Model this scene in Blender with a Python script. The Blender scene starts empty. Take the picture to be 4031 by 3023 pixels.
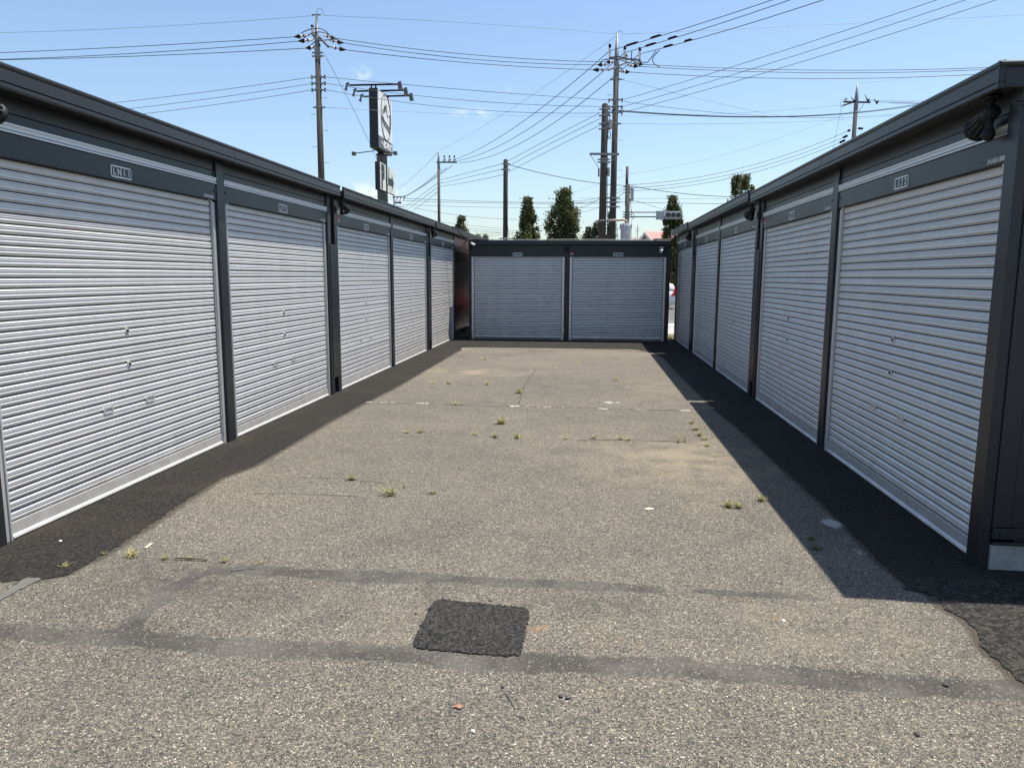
import bpy, bmesh, math, random
import numpy as np
from mathutils import Vector, Matrix
R = math.radians
random.seed(7)
rng = np.random.default_rng(11)
scene = bpy.context.scene
col = scene.collection

# ------------------------------------------------------------------ camera
PW, PH, FPX, CH = 4031.0, 3023.0, 2913.7, 1.45
YAW, PITCH, ROLL = 0.101999, 0.14434, -0.0053133
_cy, _sy, _cp, _sp = math.cos(YAW), math.sin(YAW), math.cos(PITCH), math.sin(PITCH)
_fw = Vector((-_sy * _cp, _cy * _cp, -_sp))
_rt = Vector((_cy, _sy, 0))
_dn = _fw.cross(_rt)
_r2 = _rt * math.cos(ROLL) + _dn * math.sin(ROLL)
_d2 = _dn * math.cos(ROLL) - _rt * math.sin(ROLL)
cam_d = bpy.data.cameras.new('camera')
cam = bpy.data.objects.new('camera', cam_d)
col.objects.link(cam)
m3 = Matrix((_r2, -_d2, -_fw)).transposed()
cam.matrix_world = Matrix.Translation((0, 0, CH)) @ m3.to_4x4()
cam_d.sensor_fit = 'HORIZONTAL'
cam_d.sensor_width = 36
cam_d.lens = FPX / PW * 36
cam_d.clip_start = 0.05
cam_d.clip_end = 3000
scene.camera = cam

# ------------------------------------------------------------------ sky, sun, exposure
SUN = Vector((0.275, 0.18, 1.0)).normalized()      # towards the sun
world = bpy.data.worlds.new('World')
scene.world = world
world.use_nodes = True
wn, wl = world.node_tree.nodes, world.node_tree.links
wn.clear()
w_out = wn.new('ShaderNodeOutputWorld')
w_bg = wn.new('ShaderNodeBackground')
w_bg.inputs['Strength'].default_value = 0.108
sky = wn.new('ShaderNodeTexSky')
sky.sky_type = 'NISHITA'
sky.sun_disc = False
sky.sun_elevation = math.asin(SUN.z)
sky.sun_rotation = math.atan2(SUN.x, SUN.y)
sky.air_density = 1.12
sky.dust_density = 1.05
sky.ozone_density = 3.6
SKYNODE = (w_bg, sky, w_out)
wl.new(w_bg.outputs[0], w_out.inputs[0])

sun_d = bpy.data.lights.new('sun', 'SUN')
sun_d.energy = 5.0
sun_d.angle = R(0.53)
sun_d.color = (1.0, 0.94, 0.845)
sun = bpy.data.objects.new('sun', sun_d)
col.objects.link(sun)
sun.rotation_euler = SUN.to_track_quat('Z', 'Y').to_euler()
sun.location = (8, 5, 30)

cy = scene.cycles
cy.max_bounces = 6; cy.diffuse_bounces = 3; cy.glossy_bounces = 3; cy.transmission_bounces = 2; cy.transparent_max_bounces = 6
cy.caustics_reflective = False; cy.caustics_refractive = False
scene.view_settings.view_transform = 'Standard'
scene.view_settings.look = 'None'
scene.view_settings.exposure = 0.74
scene.view_settings.gamma = 1.0
scene.view_settings.use_curve_mapping = False


# ------------------------------------------------------------------ place finding
def ray(px, py):
    v = _r2 * (px - PW / 2) + _d2 * (py - PH / 2) + _fw * FPX
    return v


def at(px, py, Y):
    v = ray(px, py)
    return Vector((0, 0, CH)) + v * (Y / v.y)


def gnd(px, py, z=0.0):
    v = ray(px, py)
    return Vector((0, 0, CH)) + v * ((z - CH) / v.z)


S2 = 2.1832


def k2(a, b): return (1000 + a / S2, b / S2)
def k3(a, b): return (2000 + a / S2, b / S2)
def k4(a, b): return (3020 + a / S2, b / S2)
def k6(a, b): return (1000 + a / S2, 600 + b / S2)
def k7(a, b): return (2000 + a / S2, 600 + b / S2)
def g1(a, b): return gnd(1000 + a / S2, 1300 + b / S2)
def g2(a, b): return gnd(2000 + a / S2, 1300 + b / S2)
def g0(a, b): return gnd(a / 1.6215, 2000 + b / 1.6215)
def gm(a, b): return gnd(1350 + a / 1.6215, 2000 + b / 1.6215)
def gr(a, b): return gnd(2681 + a / 1.6215, 2000 + b / 1.6215)


# ------------------------------------------------------------------ sky shader: blue sky with a few faint wisps
def build_sky():
    bg, sk, out = SKYNODE
    tc = wn.new('ShaderNodeTexCoord')
    noise = wn.new('ShaderNodeTexNoise')
    noise.inputs['Scale'].default_value = 34
    noise.inputs['Detail'].default_value = 7
    noise.inputs['Roughness'].default_value = 0.62
    wl.new(tc.outputs['Generated'], noise.inputs['Vector'])
    last = None
    for (px, py, w, h, amt) in [(1420, 285, .016, .0095, .36), (1860, 448, .030, .0075, .28), (1400, 775, .05, .017, .6), (1570, 775, .022, .012, .45), (1980, 350, .012, .006, .16)]:
        d = ray(px, py).normalized()
        sub = wn.new('ShaderNodeVectorMath'); sub.operation = 'SUBTRACT'
        wl.new(tc.outputs['Generated'], sub.inputs[0]); sub.inputs[1].default_value = d
        mul = wn.new('ShaderNodeVectorMath'); mul.operation = 'MULTIPLY'
        mul.inputs[1].default_value = (1 / w, 1 / w, 1 / h)
        wl.new(sub.outputs[0], mul.inputs[0])
        ln = wn.new('ShaderNodeVectorMath'); ln.operation = 'LENGTH'
        wl.new(mul.outputs[0], ln.inputs[0])
        mr = wn.new('ShaderNodeMapRange'); mr.interpolation_type = 'SMOOTHSTEP'
        mr.inputs['From Min'].default_value = 1.25; mr.inputs['From Max'].default_value = 0.1
        mr.inputs['To Max'].default_value = amt
        wl.new(ln.outputs['Value'], mr.inputs['Value'])
        if last is None:
            last = mr.outputs[0]
        else:
            mx = wn.new('ShaderNodeMath'); mx.operation = 'MAXIMUM'
            wl.new(last, mx.inputs[0]); wl.new(mr.outputs[0], mx.inputs[1]); last = mx.outputs[0]
    nr = wn.new('ShaderNodeMapRange'); nr.interpolation_type = 'SMOOTHSTEP'
    nr.inputs['From Min'].default_value = 0.44; nr.inputs['From Max'].default_value = 0.66
    wl.new(noise.outputs['Fac'], nr.inputs['Value'])
    fm = wn.new('ShaderNodeMath'); fm.operation = 'MULTIPLY'
    wl.new(last, fm.inputs[0]); wl.new(nr.outputs[0], fm.inputs[1])
    mix = wn.new('ShaderNodeMix'); mix.data_type = 'RGBA'
    wl.new(fm.outputs[0], mix.inputs['Factor'])
    wl.new(sk.outputs[0], mix.inputs[6])
    mix.inputs[7].default_value = (9.2, 9.3, 9.6, 1)
    wl.new(mix.outputs[2], bg.inputs['Color'])


build_sky()


# ------------------------------------------------------------------ materials
def node_mat(name):
    m = bpy.data.materials.new(name)
    m.use_nodes = True
    nt = m.node_tree
    b = nt.nodes['Principled BSDF']
    return m, nt, b


def simple(name, c, rough=0.5, metal=0.0, var=0.12, scale=6.0, bump=0.0, bscale=80.0, spec=0.5, rvar=0.0, stretch=None):
    m, nt, b = node_mat(name)
    n, l = nt.nodes, nt.links
    tc = n.new('ShaderNodeTexCoord')
    src = tc.outputs['Object']
    if stretch:
        mp = n.new('ShaderNodeMapping'); mp.inputs['Scale'].default_value = stretch
        l.new(src, mp.inputs['Vector']); src = mp.outputs[0]
    nz = n.new('ShaderNodeTexNoise')
    nz.inputs['Scale'].default_value = scale; nz.inputs['Detail'].default_value = 6
    nz.inputs['Roughness'].default_value = 0.6
    l.new(src, nz.inputs['Vector'])
    rp = n.new('ShaderNodeValToRGB')
    rp.color_ramp.elements[0].position = 0.3; rp.color_ramp.elements[1].position = 0.7
    rp.color_ramp.elements[0].color = (*[x * (1 - var) for x in c], 1)
    rp.color_ramp.elements[1].color = (*[min(1, x * (1 + var)) for x in c], 1)
    l.new(nz.outputs['Fac'], rp.inputs[0])
    l.new(rp.outputs[0], b.inputs['Base Color'])
    b.inputs['Roughness'].default_value = rough
    b.inputs['Metallic'].default_value = metal
    b.inputs['Specular IOR Level'].default_value = spec
    if rvar:
        mr = n.new('ShaderNodeMapRange')
        mr.inputs['To Min'].default_value = rough - rvar; mr.inputs['To Max'].default_value = rough + rvar
        l.new(nz.outputs['Fac'], mr.inputs['Value']); l.new(mr.outputs[0], b.inputs['Roughness'])
    if bump:
        n2 = n.new('ShaderNodeTexNoise'); n2.inputs['Scale'].default_value = bscale; n2.inputs['Detail'].default_value = 4
        l.new(src, n2.inputs['Vector'])
        bp = n.new('ShaderNodeBump'); bp.inputs['Strength'].default_value = bump; bp.inputs['Distance'].default_value = 0.01
        l.new(n2.outputs['Fac'], bp.inputs['Height']); l.new(bp.outputs[0], b.inputs['Normal'])
    return m


M = {}
M['dark'] = simple('charcoal_paint', (.021, .0222, .025), .38, 0, .14, 1.3, .02, 300, .42, .06)
M['dark_gloss'] = simple('charcoal_gloss', (.017, .017, .018), .24, 0, .12, 2.0, 0, 300, .26, .03)
M['black'] = simple('black_plastic', (.008, .008, .009), .6, 0, .1, 20, 0, 80, .3)
M['gap'] = simple('dark_backing', (.02, .021, .024), .7)
def silver_mat():
    m, nt, b = node_mat('silver_coated_steel')
    n, l = nt.nodes, nt.links
    geo = n.new('ShaderNodeNewGeometry'); oi = n.new('ShaderNodeObjectInfo')
    mp = n.new('ShaderNodeMapping'); mp.inputs['Scale'].default_value = (3.0, 3.0, .35)
    l.new(geo.outputs['Position'], mp.inputs['Vector'])
    n1 = n.new('ShaderNodeTexNoise'); n1.inputs['Scale'].default_value = 2.2; n1.inputs['Detail'].default_value = 7; l.new(mp.outputs[0], n1.inputs['Vector'])
    n2 = n.new('ShaderNodeTexNoise'); n2.inputs['Scale'].default_value = 9; n2.inputs['Detail'].default_value = 6; l.new(geo.outputs['Position'], n2.inputs['Vector'])
    sx = n.new('ShaderNodeSeparateXYZ'); l.new(geo.outputs['Position'], sx.inputs[0])

    def mr(src, a, c, d, e, sm=False):
        x = n.new('ShaderNodeMapRange'); x.inputs['From Min'].default_value = a; x.inputs['From Max'].default_value = c
        x.inputs['To Min'].default_value = d; x.inputs['To Max'].default_value = e
        l.new(src, x.inputs['Value']); return x.outputs[0]

    def mt(op, a, c):
        x = n.new('ShaderNodeMath'); x.operation = op; l.new(a, x.inputs[0])
        if isinstance(c, float): x.inputs[1].default_value = c
        else: l.new(c, x.inputs[1])
        return x.outputs[0]
    v = mt('MULTIPLY', mr(n1.outputs['Fac'], .3, .7, .945, 1.045), mr(oi.outputs['Random'], 0, 1, .955, 1.045))
    col_ = n.new('ShaderNodeMix'); col_.data_type = 'RGBA'; col_.blend_type = 'MULTIPLY'; col_.inputs['Factor'].default_value = 1
    col_.inputs[6].default_value = (.645, .632, .608, 1); l.new(v, col_.inputs[7])
    dirt = mt('MULTIPLY', mr(sx.outputs['Z'], 0.02, .45, .34, 0), mr(n2.outputs['Fac'], .35, .68, 0, 1))
    mx = n.new('ShaderNodeMix'); mx.data_type = 'RGBA'; l.new(dirt, mx.inputs['Factor']); l.new(col_.outputs[2], mx.inputs[6]); mx.inputs[7].default_value = (.30, .27, .22, 1)
    l.new(mx.outputs[2], b.inputs['Base Color'])
    b.inputs['Metallic'].default_value = .32
    l.new(mr(n2.outputs['Fac'], .3, .7, .30, .42), b.inputs['Roughness'])
    return m


M['silver'] = silver_mat()
M['rail'] = simple('aluminium_rail', (.66, .66, .655), .38, .55, .06, 3, .02, 200, .5, .05, (1, 1, .2))
M['trim'] = simple('brushed_trim', (.62, .625, .63), .42, .45, .06, 4, 0, 100, .5, .04, (.1, 1, 4))
M['white'] = simple('white_plastic', (.72, .72, .70), .45, 0, .05, 10)
M['tile'] = simple('number_tile_dark', (.018, .02, .03), .4)
M['greytag'] = simple('grey_tag', (.45, .45, .42), .5)
M['red'] = simple('sticker_red', (.55, .02, .025), .45, 0, .05)
M['concrete'] = simple('concrete', (.30, .295, .27), .85, 0, .28, 9, .35, 60)
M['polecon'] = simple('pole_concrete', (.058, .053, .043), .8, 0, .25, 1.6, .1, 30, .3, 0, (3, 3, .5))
M['galv'] = simple('galvanised_steel', (.24, .25, .26), .55, .3, .15, 8)
M['rustpipe'] = simple('weathered_pipe', (.42, .33, .24), .7, 0, .3, 5)
M['wire'] = simple('cable_black', (.022, .022, .03), .6, 0, .05, 1)
M['thinwire'] = simple('steel_strand', (.12, .125, .14), .5, .4, .05, 1)
M['porcelain'] = simple('porcelain_white', (.78, .77, .74), .25, 0, .04, 20)
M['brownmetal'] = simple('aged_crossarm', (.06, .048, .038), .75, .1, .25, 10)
M['signwhite'] = simple('sign_white', (.72, .73, .71), .4, 0, .04, 2)
M['signcream'] = simple('sign_cream', (.66, .65, .57), .5, 0, .06, 2)
M['signdark'] = simple('sign_dark', (.011, .0125, .016), .5, 0, .12, 1.5)
M['signgrey'] = simple('sign_grey', (.10, .105, .11), .5, 0, .1, 2)
M['signpole'] = simple('sign_pole_paint', (.10, .115, .12), .5, 0, .12, 1.5)
M['boxwhite'] = simple('cabinet_white', (.40, .415, .43), .45, 0, .06, 3)
M['lens'] = simple('signal_lens', (.045, .036, .03), .3, 0, .2, 6)
M['carwhite'] = simple('car_paint_white', (.74, .75, .76), .22, 0, .02, 2)
M['carred'] = simple('car_paint_red', (.50, .015, .02), .2, 0, .03, 2)
M['tail'] = simple('tail_lamp_red', (.55, .012, .015), .2, 0, .1, 20)
M['glass'] = simple('dark_glass', (.02, .024, .026), .06, 0, .1, 2)
M['rubber'] = simple('rubber', (.018, .018, .018), .85, 0, .1, 20)
M['alloy'] = simple('wheel_rim', (.5, .5, .52), .35, .8)
M['roofred'] = simple('roof_red', (.46, .12, .10), .6, 0, .15, 4)
M['cream'] = simple('house_cream', (.52, .46, .36), .8, 0, .08, 3)
M['tan'] = simple('wall_tan', (.24, .19, .145), .8, 0, .12, 2)
M['brown'] = simple('brown_post', (.22, .085, .035), .7, 0, .2, 5)
M['bark'] = simple('bark', (.10, .078, .058), .9, 0, .3, 12, .4, 30)
M['whitepaint'] = simple('road_paint', (.70, .70, .67), .7, 0, .1, 30)
def worn_paint():
    m, nt, b = node_mat('worn_paint')
    n, l = nt.nodes, nt.links
    geo = n.new('ShaderNodeNewGeometry')
    nz = n.new('ShaderNodeTexNoise'); nz.inputs['Scale'].default_value = 38; nz.inputs['Detail'].default_value = 6; l.new(geo.outputs['Position'], nz.inputs['Vector'])
    rp = n.new('ShaderNodeValToRGB'); e = rp.color_ramp.elements
    e[0].position = .44; e[0].color = (.17, .155, .12, 1); e[1].position = .56; e[1].color = (.52, .51, .46, 1)
    l.new(nz.outputs['Fac'], rp.inputs[0]); l.new(rp.outputs[0], b.inputs['Base Color'])
    b.inputs['Roughness'].default_value = .85
    return m


M['wornpaint'] = worn_paint()
M['palecable'] = simple('pale_green_cable', (.45, .52, .45), .5, 0, .1, 10)
M['leafdry'] = simple('dry_leaf', (.26, .12, .08), .7, 0, .2, 30)
M['wood'] = simple('pale_wood', (.62, .52, .36), .7, 0, .15, 40)
M['stone'] = simple('pale_stone', (.72, .70, .66), .7, 0, .12, 60)
M['darkstone'] = simple('dark_stone', (.03, .03, .032), .6, 0, .2, 60)
M['steelfar'] = simple('tower_steel', (.42, .46, .50), .6, 0, .05, 1)


def foliage(name, dark, mid, light, trans=.25):
    m, nt, b = node_mat(name)
    n, l = nt.nodes, nt.links
    at_ = n.new('ShaderNodeAttribute'); at_.attribute_name = 'tone'
    rp = n.new('ShaderNodeValToRGB')
    e = rp.color_ramp.elements
    e[0].position = 0.0; e[0].color = (*dark, 1)
    e[1].position = 1.0; e[1].color = (*light, 1)
    x = e.new(0.55); x.color = (*mid, 1)
    l.new(at_.outputs['Fac'], rp.inputs[0])
    l.new(rp.outputs[0], b.inputs['Base Color'])
    b.inputs['Roughness'].default_value = .55
    b.inputs['Specular IOR Level'].default_value = .35
    out = nt.nodes['Material Output']
    tr = n.new('ShaderNodeBsdfTranslucent')
    l.new(rp.outputs[0], tr.inputs['Color'])
    mx = n.new('ShaderNodeMixShader'); mx.inputs[0].default_value = trans
    l.new(b.outputs[0], mx.inputs[1]); l.new(tr.outputs[0], mx.inputs[2])
    l.new(mx.outputs[0], out.inputs['Surface'])
    return m


M['leafA'] = foliage('leaf_street_tree', (.040, .058, .020), (.095, .115, .038), (.23, .22, .075))
M['leafB'] = foliage('leaf_olive', (.05, .065, .03), (.12, .135, .055), (.24, .24, .10))
M['leafP'] = foliage('pine_needles', (.032, .048, .032), (.07, .09, .055), (.13, .145, .08))
M['grass'] = foliage('weed_grass', (.09, .11, .03), (.24, .23, .07), (.50, .43, .20), .3)


def old_asphalt():
    m, nt, b = node_mat('worn_asphalt')
    n, l = nt.nodes, nt.links
    geo = n.new('ShaderNodeNewGeometry')
    pos = geo.outputs['Position']

    def attr(nm):
        a = n.new('ShaderNodeAttribute'); a.attribute_name = nm; return a.outputs['Fac']

    def noise(scale, detail=5, rough=.6):
        t = n.new('ShaderNodeTexNoise'); t.inputs['Scale'].default_value = scale
        t.inputs['Detail'].default_value = detail; t.inputs['Roughness'].default_value = rough
        l.new(pos, t.inputs['Vector']); return t.outputs['Fac']

    def ramp(src, stops, interp='LINEAR'):
        r = n.new('ShaderNodeValToRGB'); r.color_ramp.interpolation = interp
        e = r.color_ramp.elements
        e[0].position, e[0].color = stops[0][0], (*stops[0][1], 1)
        e[1].position, e[1].color = stops[-1][0], (*stops[-1][1], 1)
        for p, c in stops[1:-1]:
            x = e.new(p); x.color = (*c, 1)
        l.new(src, r.inputs[0]); return r.outputs[0]

    def rng_(src, a, b_, c=0., d=1., smooth=True):
        r = n.new('ShaderNodeMapRange')
        if smooth: r.interpolation_type = 'SMOOTHSTEP'
        r.inputs['From Min'].default_value = a; r.inputs['From Max'].default_value = b_
        r.inputs['To Min'].default_value = c; r.inputs['To Max'].default_value = d
        l.new(src, r.inputs['Value']); return r.outputs[0]

    def math_(op, a, b_):
        x = n.new('ShaderNodeMath'); x.operation = op
        for i, v in enumerate((a, b_)):
            if isinstance(v, (int, float)): x.inputs[i].default_value = v
            else: l.new(v, x.inputs[i])
        return x.outputs[0]

    def mix(fac, a, b_, mode='MIX'):
        x = n.new('ShaderNodeMix'); x.data_type = 'RGBA'; x.blend_type = mode
        if isinstance(fac, (int, float)): x.inputs['Factor'].default_value = fac
        else: l.new(fac, x.inputs['Factor'])
        for i, v in ((6, a), (7, b_)):
            if isinstance(v, tuple): x.inputs[i].default_value = (*v, 1)
            else: l.new(v, x.inputs[i])
        return x.outputs[2]

    def vor(scale, feat='F1', rnd=1.0):
        v = n.new('ShaderNodeTexVoronoi'); v.feature = feat
        v.inputs['Scale'].default_value = scale; v.inputs['Randomness'].default_value = rnd
        l.new(pos, v.inputs['Vector']); return v

    va = vor(165); vb = vor(88); vd = vor(165, 'DISTANCE_TO_EDGE')
    sep = n.new('ShaderNodeSeparateColor'); l.new(va.outputs['Color'], sep.inputs[0])
    sep2 = n.new('ShaderNodeSeparateColor'); l.new(vb.outputs['Color'], sep2.inputs[0])
    stone = ramp(sep.outputs[0], [(0, (.052, .050, .047)), (.13, (.092, .087, .079)), (.32, (.158, .145, .122)), (.60, (.208, .188, .150)), (.84, (.262, .233, .178)), (.95, (.36, .325, .25)), (1, (.54, .51, .44))])
    # now and then a bigger stone
    big = math_('MULTIPLY', rng_(sep2.outputs[1], .78, .80), rng_(vb.outputs['Distance'], .42, .34))
    bigc = ramp(sep2.outputs[0], [(0, (.075, .075, .08)), (.45, (.15, .145, .14)), (.75, (.25, .22, .16)), (1, (.42, .39, .33))])
    base = mix(big, stone, bigc)
    joint = rng_(vd.outputs['Distance'], 0.0, .18, .40, 1.0)
    base = mix(1.0, base, ramp(joint, [(0, (0, 0, 0)), (1, (1, 1, 1))]), 'MULTIPLY')
    # broad weathering
    w1 = noise(.55, 5); w2 = noise(3.2, 6); w3 = noise(14, 5)
    tone = math_('ADD', math_('MULTIPLY', w1, .55), math_('MULTIPLY', w2, .45))
    tc = ramp(tone, [(.30, (.72, .73, .76)), (.5, (1.0, 1.0, 1.0)), (.72, (1.24, 1.20, 1.10))])
    base = mix(1.0, base, tc, 'MULTIPLY')
    # dusty pale areas
    dust = math_('MULTIPLY', attr('dust'), rng_(w2, .3, .7))
    base = mix(math_('MULTIPLY', dust, .62), base, (.33, .275, .185))
    # dark, closed up bands (rubbed-in binder) with ragged edges
    bn = math_('ADD', attr('band'), math_('ADD', math_('MULTIPLY', math_('SUBTRACT', w3, .5), .75), math_('MULTIPLY', math_('SUBTRACT', w2, .5), .55)))
    bm = rng_(bn, .47, .64)
    fine = noise(240, 2)
    bandc = mix(rng_(sep.outputs[1], .955, .97), mix(rng_(w2, .36, .64), (.036, .034, .032), (.080, .075, .068)), (.21, .195, .165))
    base = mix(math_('MULTIPLY', bm, .80), base, bandc)
    base = mix(math_('MULTIPLY', rng_(math_('ADD', attr('stain'), math_('MULTIPLY', math_('SUBTRACT', w3, .5), .8)), .25, .8), .78), base, (.052, .042, .033))
    dk = math_('MULTIPLY', attr('dark'), rng_(w3, .3, .62))
    base = mix(math_('MULTIPLY', dk, .6), base, (.055, .051, .047))
    # rust marks and worn paint
    base = mix(math_('MULTIPLY', attr('rust'), rng_(w3, .45, .65)), base, (.27, .165, .085))
    base = mix(math_('MULTIPLY', rng_(math_('ADD', math_('MULTIPLY', attr('paint'), .8), math_('ADD', math_('MULTIPLY', math_('SUBTRACT', w3, .5), 1.3), math_('MULTIPLY', math_('SUBTRACT', sep.outputs[1], .5), .3))), .46, .60), .8), base, (.50, .50, .47))
    l.new(base, b.inputs['Base Color'])
    b.inputs['Roughness'].default_value = .88
    b.inputs['Specular IOR Level'].default_value = .3
    bp = n.new('ShaderNodeBump'); bp.inputs['Strength'].default_value = .75; bp.inputs['Distance'].default_value = .0035
    hh = math_('ADD', rng_(vd.outputs['Distance'], 0, .28), math_('MULTIPLY', sep.outputs[2], .5))
    hh = math_('MULTIPLY', hh, math_('SUBTRACT', 1.0, math_('MULTIPLY', bm, .6)))
    l.new(hh, bp.inputs['Height']); l.new(bp.outputs[0], b.inputs['Normal'])
    return m


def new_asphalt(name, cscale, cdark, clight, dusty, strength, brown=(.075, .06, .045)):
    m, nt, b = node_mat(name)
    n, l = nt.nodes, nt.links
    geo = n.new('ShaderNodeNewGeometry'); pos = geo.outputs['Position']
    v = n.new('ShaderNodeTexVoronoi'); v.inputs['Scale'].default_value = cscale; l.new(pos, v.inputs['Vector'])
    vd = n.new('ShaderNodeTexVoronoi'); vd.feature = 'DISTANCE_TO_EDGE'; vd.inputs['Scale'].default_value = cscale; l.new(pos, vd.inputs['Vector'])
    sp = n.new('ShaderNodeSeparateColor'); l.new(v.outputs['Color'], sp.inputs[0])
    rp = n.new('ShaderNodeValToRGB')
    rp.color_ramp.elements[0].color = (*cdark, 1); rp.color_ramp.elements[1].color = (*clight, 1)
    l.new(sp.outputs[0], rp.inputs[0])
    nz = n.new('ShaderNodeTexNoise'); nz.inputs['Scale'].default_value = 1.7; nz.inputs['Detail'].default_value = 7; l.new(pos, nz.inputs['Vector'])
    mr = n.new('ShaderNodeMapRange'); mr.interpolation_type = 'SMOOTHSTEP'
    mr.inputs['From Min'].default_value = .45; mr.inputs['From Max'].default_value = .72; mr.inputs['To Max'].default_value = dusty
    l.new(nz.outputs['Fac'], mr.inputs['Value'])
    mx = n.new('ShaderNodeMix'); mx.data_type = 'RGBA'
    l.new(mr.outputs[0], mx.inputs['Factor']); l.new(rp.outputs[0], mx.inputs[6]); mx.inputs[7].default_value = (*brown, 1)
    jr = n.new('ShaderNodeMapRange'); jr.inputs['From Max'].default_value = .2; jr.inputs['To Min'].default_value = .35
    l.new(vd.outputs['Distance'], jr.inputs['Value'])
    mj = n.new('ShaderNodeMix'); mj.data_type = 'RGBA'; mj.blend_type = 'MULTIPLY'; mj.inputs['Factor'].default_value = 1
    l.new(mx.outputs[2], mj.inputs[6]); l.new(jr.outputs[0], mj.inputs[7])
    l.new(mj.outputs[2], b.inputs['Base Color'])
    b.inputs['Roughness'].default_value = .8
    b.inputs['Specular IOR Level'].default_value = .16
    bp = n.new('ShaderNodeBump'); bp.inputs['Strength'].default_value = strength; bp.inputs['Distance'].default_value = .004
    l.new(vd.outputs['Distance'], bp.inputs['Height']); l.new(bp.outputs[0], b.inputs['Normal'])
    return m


M['asphalt_old'] = old_asphalt()
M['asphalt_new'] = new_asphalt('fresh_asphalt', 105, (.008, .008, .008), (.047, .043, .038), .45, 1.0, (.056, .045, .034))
M['asphalt_coarse'] = new_asphalt('coarse_asphalt', 62, (.012, .012, .012), (.065, .06, .053), .12, 1.0)
M['asphalt_patch'] = new_asphalt('patch_asphalt', 95, (.014, .014, .014), (.062, .060, .056), .15, .4, (.075, .071, .063))
M['asphalt_mid'] = simple('smooth_grey_asphalt', (.105, .10, .094), .85, 0, .2, 20, .3, 160)
M['road'] = new_asphalt('road_asphalt', 40, (.13, .13, .128), (.19, .187, .18), .3, .2, (.17, .165, .15))
M['pavement'] = simple('concrete_pavement', (.33, .325, .30), .9, 0, .15, 4, .2, 60)
M['earth'] = simple('far_ground', (.16, .15, .12), .95, 0, .25, .2)


# ------------------------------------------------------------------ mesh helpers
class MB:
    def __init__(self):
        self.v = []; self.f = []

    def add(self, vs, fs):
        o = len(self.v)
        self.v += [tuple(x) for x in vs]
        self.f += [tuple(i + o for i in f) for f in fs]
        return self

    def box(self, x0, x1, y0, y1, z0, z1):
        return self.add([(x0, y0, z0), (x1, y0, z0), (x1, y1, z0), (x0, y1, z0), (x0, y0, z1), (x1, y0, z1), (x1, y1, z1), (x0, y1, z1)],
                        [(0, 3, 2, 1), (4, 5, 6, 7), (0, 1, 5, 4), (1, 2, 6, 5), (2, 3, 7, 6), (3, 0, 4, 7)])

    def prism(self, prof, x0, x1, caps=True):           # prof: closed (y,z) ring, run along x
        n = len(prof)
        vs = [(x0, y, z) for y, z in prof] + [(x1, y, z) for y, z in prof]
        fs = [(i, i + n, (i + 1) % n + n, (i + 1) % n) for i in range(n)]
        if caps: fs += [tuple(range(n)), tuple(reversed(range(n, 2 * n)))]
        return self.add(vs, fs)

    def sheet(self, prof, x0, x1):                      # open profile
        n = len(prof)
        vs = [(x0, y, z) for y, z in prof] + [(x1, y, z) for y, z in prof]
        return self.add(vs, [(i, i + 1, i + 1 + n, i + n) for i in range(n - 1)])

    def tube(self, pts, r, n=8, caps=True):
        pts = [Vector(p) for p in pts]
        rs = r if isinstance(r, (list, tuple)) else [r] * len(pts)
        vs = []; up0 = None
        for i, p in enumerate(pts):
            a = pts[max(0, i - 1)]; c = pts[min(len(pts) - 1, i + 1)]
            d = (c - a)
            if d.length < 1e-9: d = Vector((0, 0, 1))
            d.normalize()
            if up0 is None:
                up0 = Vector((0, 0, 1)) if abs(d.z) < .9 else Vector((1, 0, 0))
            s = d.cross(up0).normalized(); t = s.cross(d).normalized(); up0 = t
            for k in range(n):
                an = 2 * math.pi * k / n
                vs.append(p + (s * math.cos(an) + t * math.sin(an)) * rs[i])
        fs = []
        for i in range(len(pts) - 1):
            for k in range(n):
                k2_ = (k + 1) % n
                fs.append((i * n + k, i * n + k2_, (i + 1) * n + k2_, (i + 1) * n + k))
        if caps:
            fs.append(tuple(reversed(range(n)))); fs.append(tuple(range((len(pts) - 1) * n, len(pts) * n)))
        return self.add(vs, fs)

    def ball(self, c, r, n=10, sz=1.0):
        c = Vector(c); vs = []; fs = []
        m_ = n // 2
        for i in range(m_ + 1):
            th = math.pi * i / m_
            for k in range(n):
                ph = 2 * math.pi * k / n
                vs.append((c.x + r * math.sin(th) * math.cos(ph), c.y + r * math.sin(th) * math.sin(ph), c.z + r * sz * math.cos(th)))
        for i in range(m_):
            for k in range(n):
                fs.append((i * n + k, (i + 1) * n + k, (i + 1) * n + (k + 1) % n, i * n + (k + 1) % n))
        return self.add(vs, fs)

    def mesh(self, name, mat, smooth=False):
        me = bpy.data.meshes.new(name)
        me.from_pydata(self.v, [], self.f)
        if smooth:
            for p in me.polygons: p.use_smooth = True
        bm = bmesh.new(); bm.from_mesh(me)
        bmesh.ops.recalc_face_normals(bm, faces=bm.faces)
        bm.to_mesh(me); bm.free()
        me.materials.append(M[mat]); me.update()
        return me

    def build(self, name, mat, parent=None, smooth=False, bevel=0, loc=None, rot=None):
        return place(name, self.mesh(name, mat, smooth), parent, bevel, loc, rot)


def place(name, me, parent=None, bevel=0, loc=None, rot=None):
    o = bpy.data.objects.new(name, me)
    col.objects.link(o)
    if parent: o.parent = parent
    if loc is not None: o.location = loc
    if rot is not None: o.rotation_euler = rot
    if bevel:
        b = o.modifiers.new('bevel', 'BEVEL'); b.width = bevel; b.segments = 2; b.limit_method = 'ANGLE'; b.angle_limit = R(40)
        b.harden_normals = False
    return o


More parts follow.
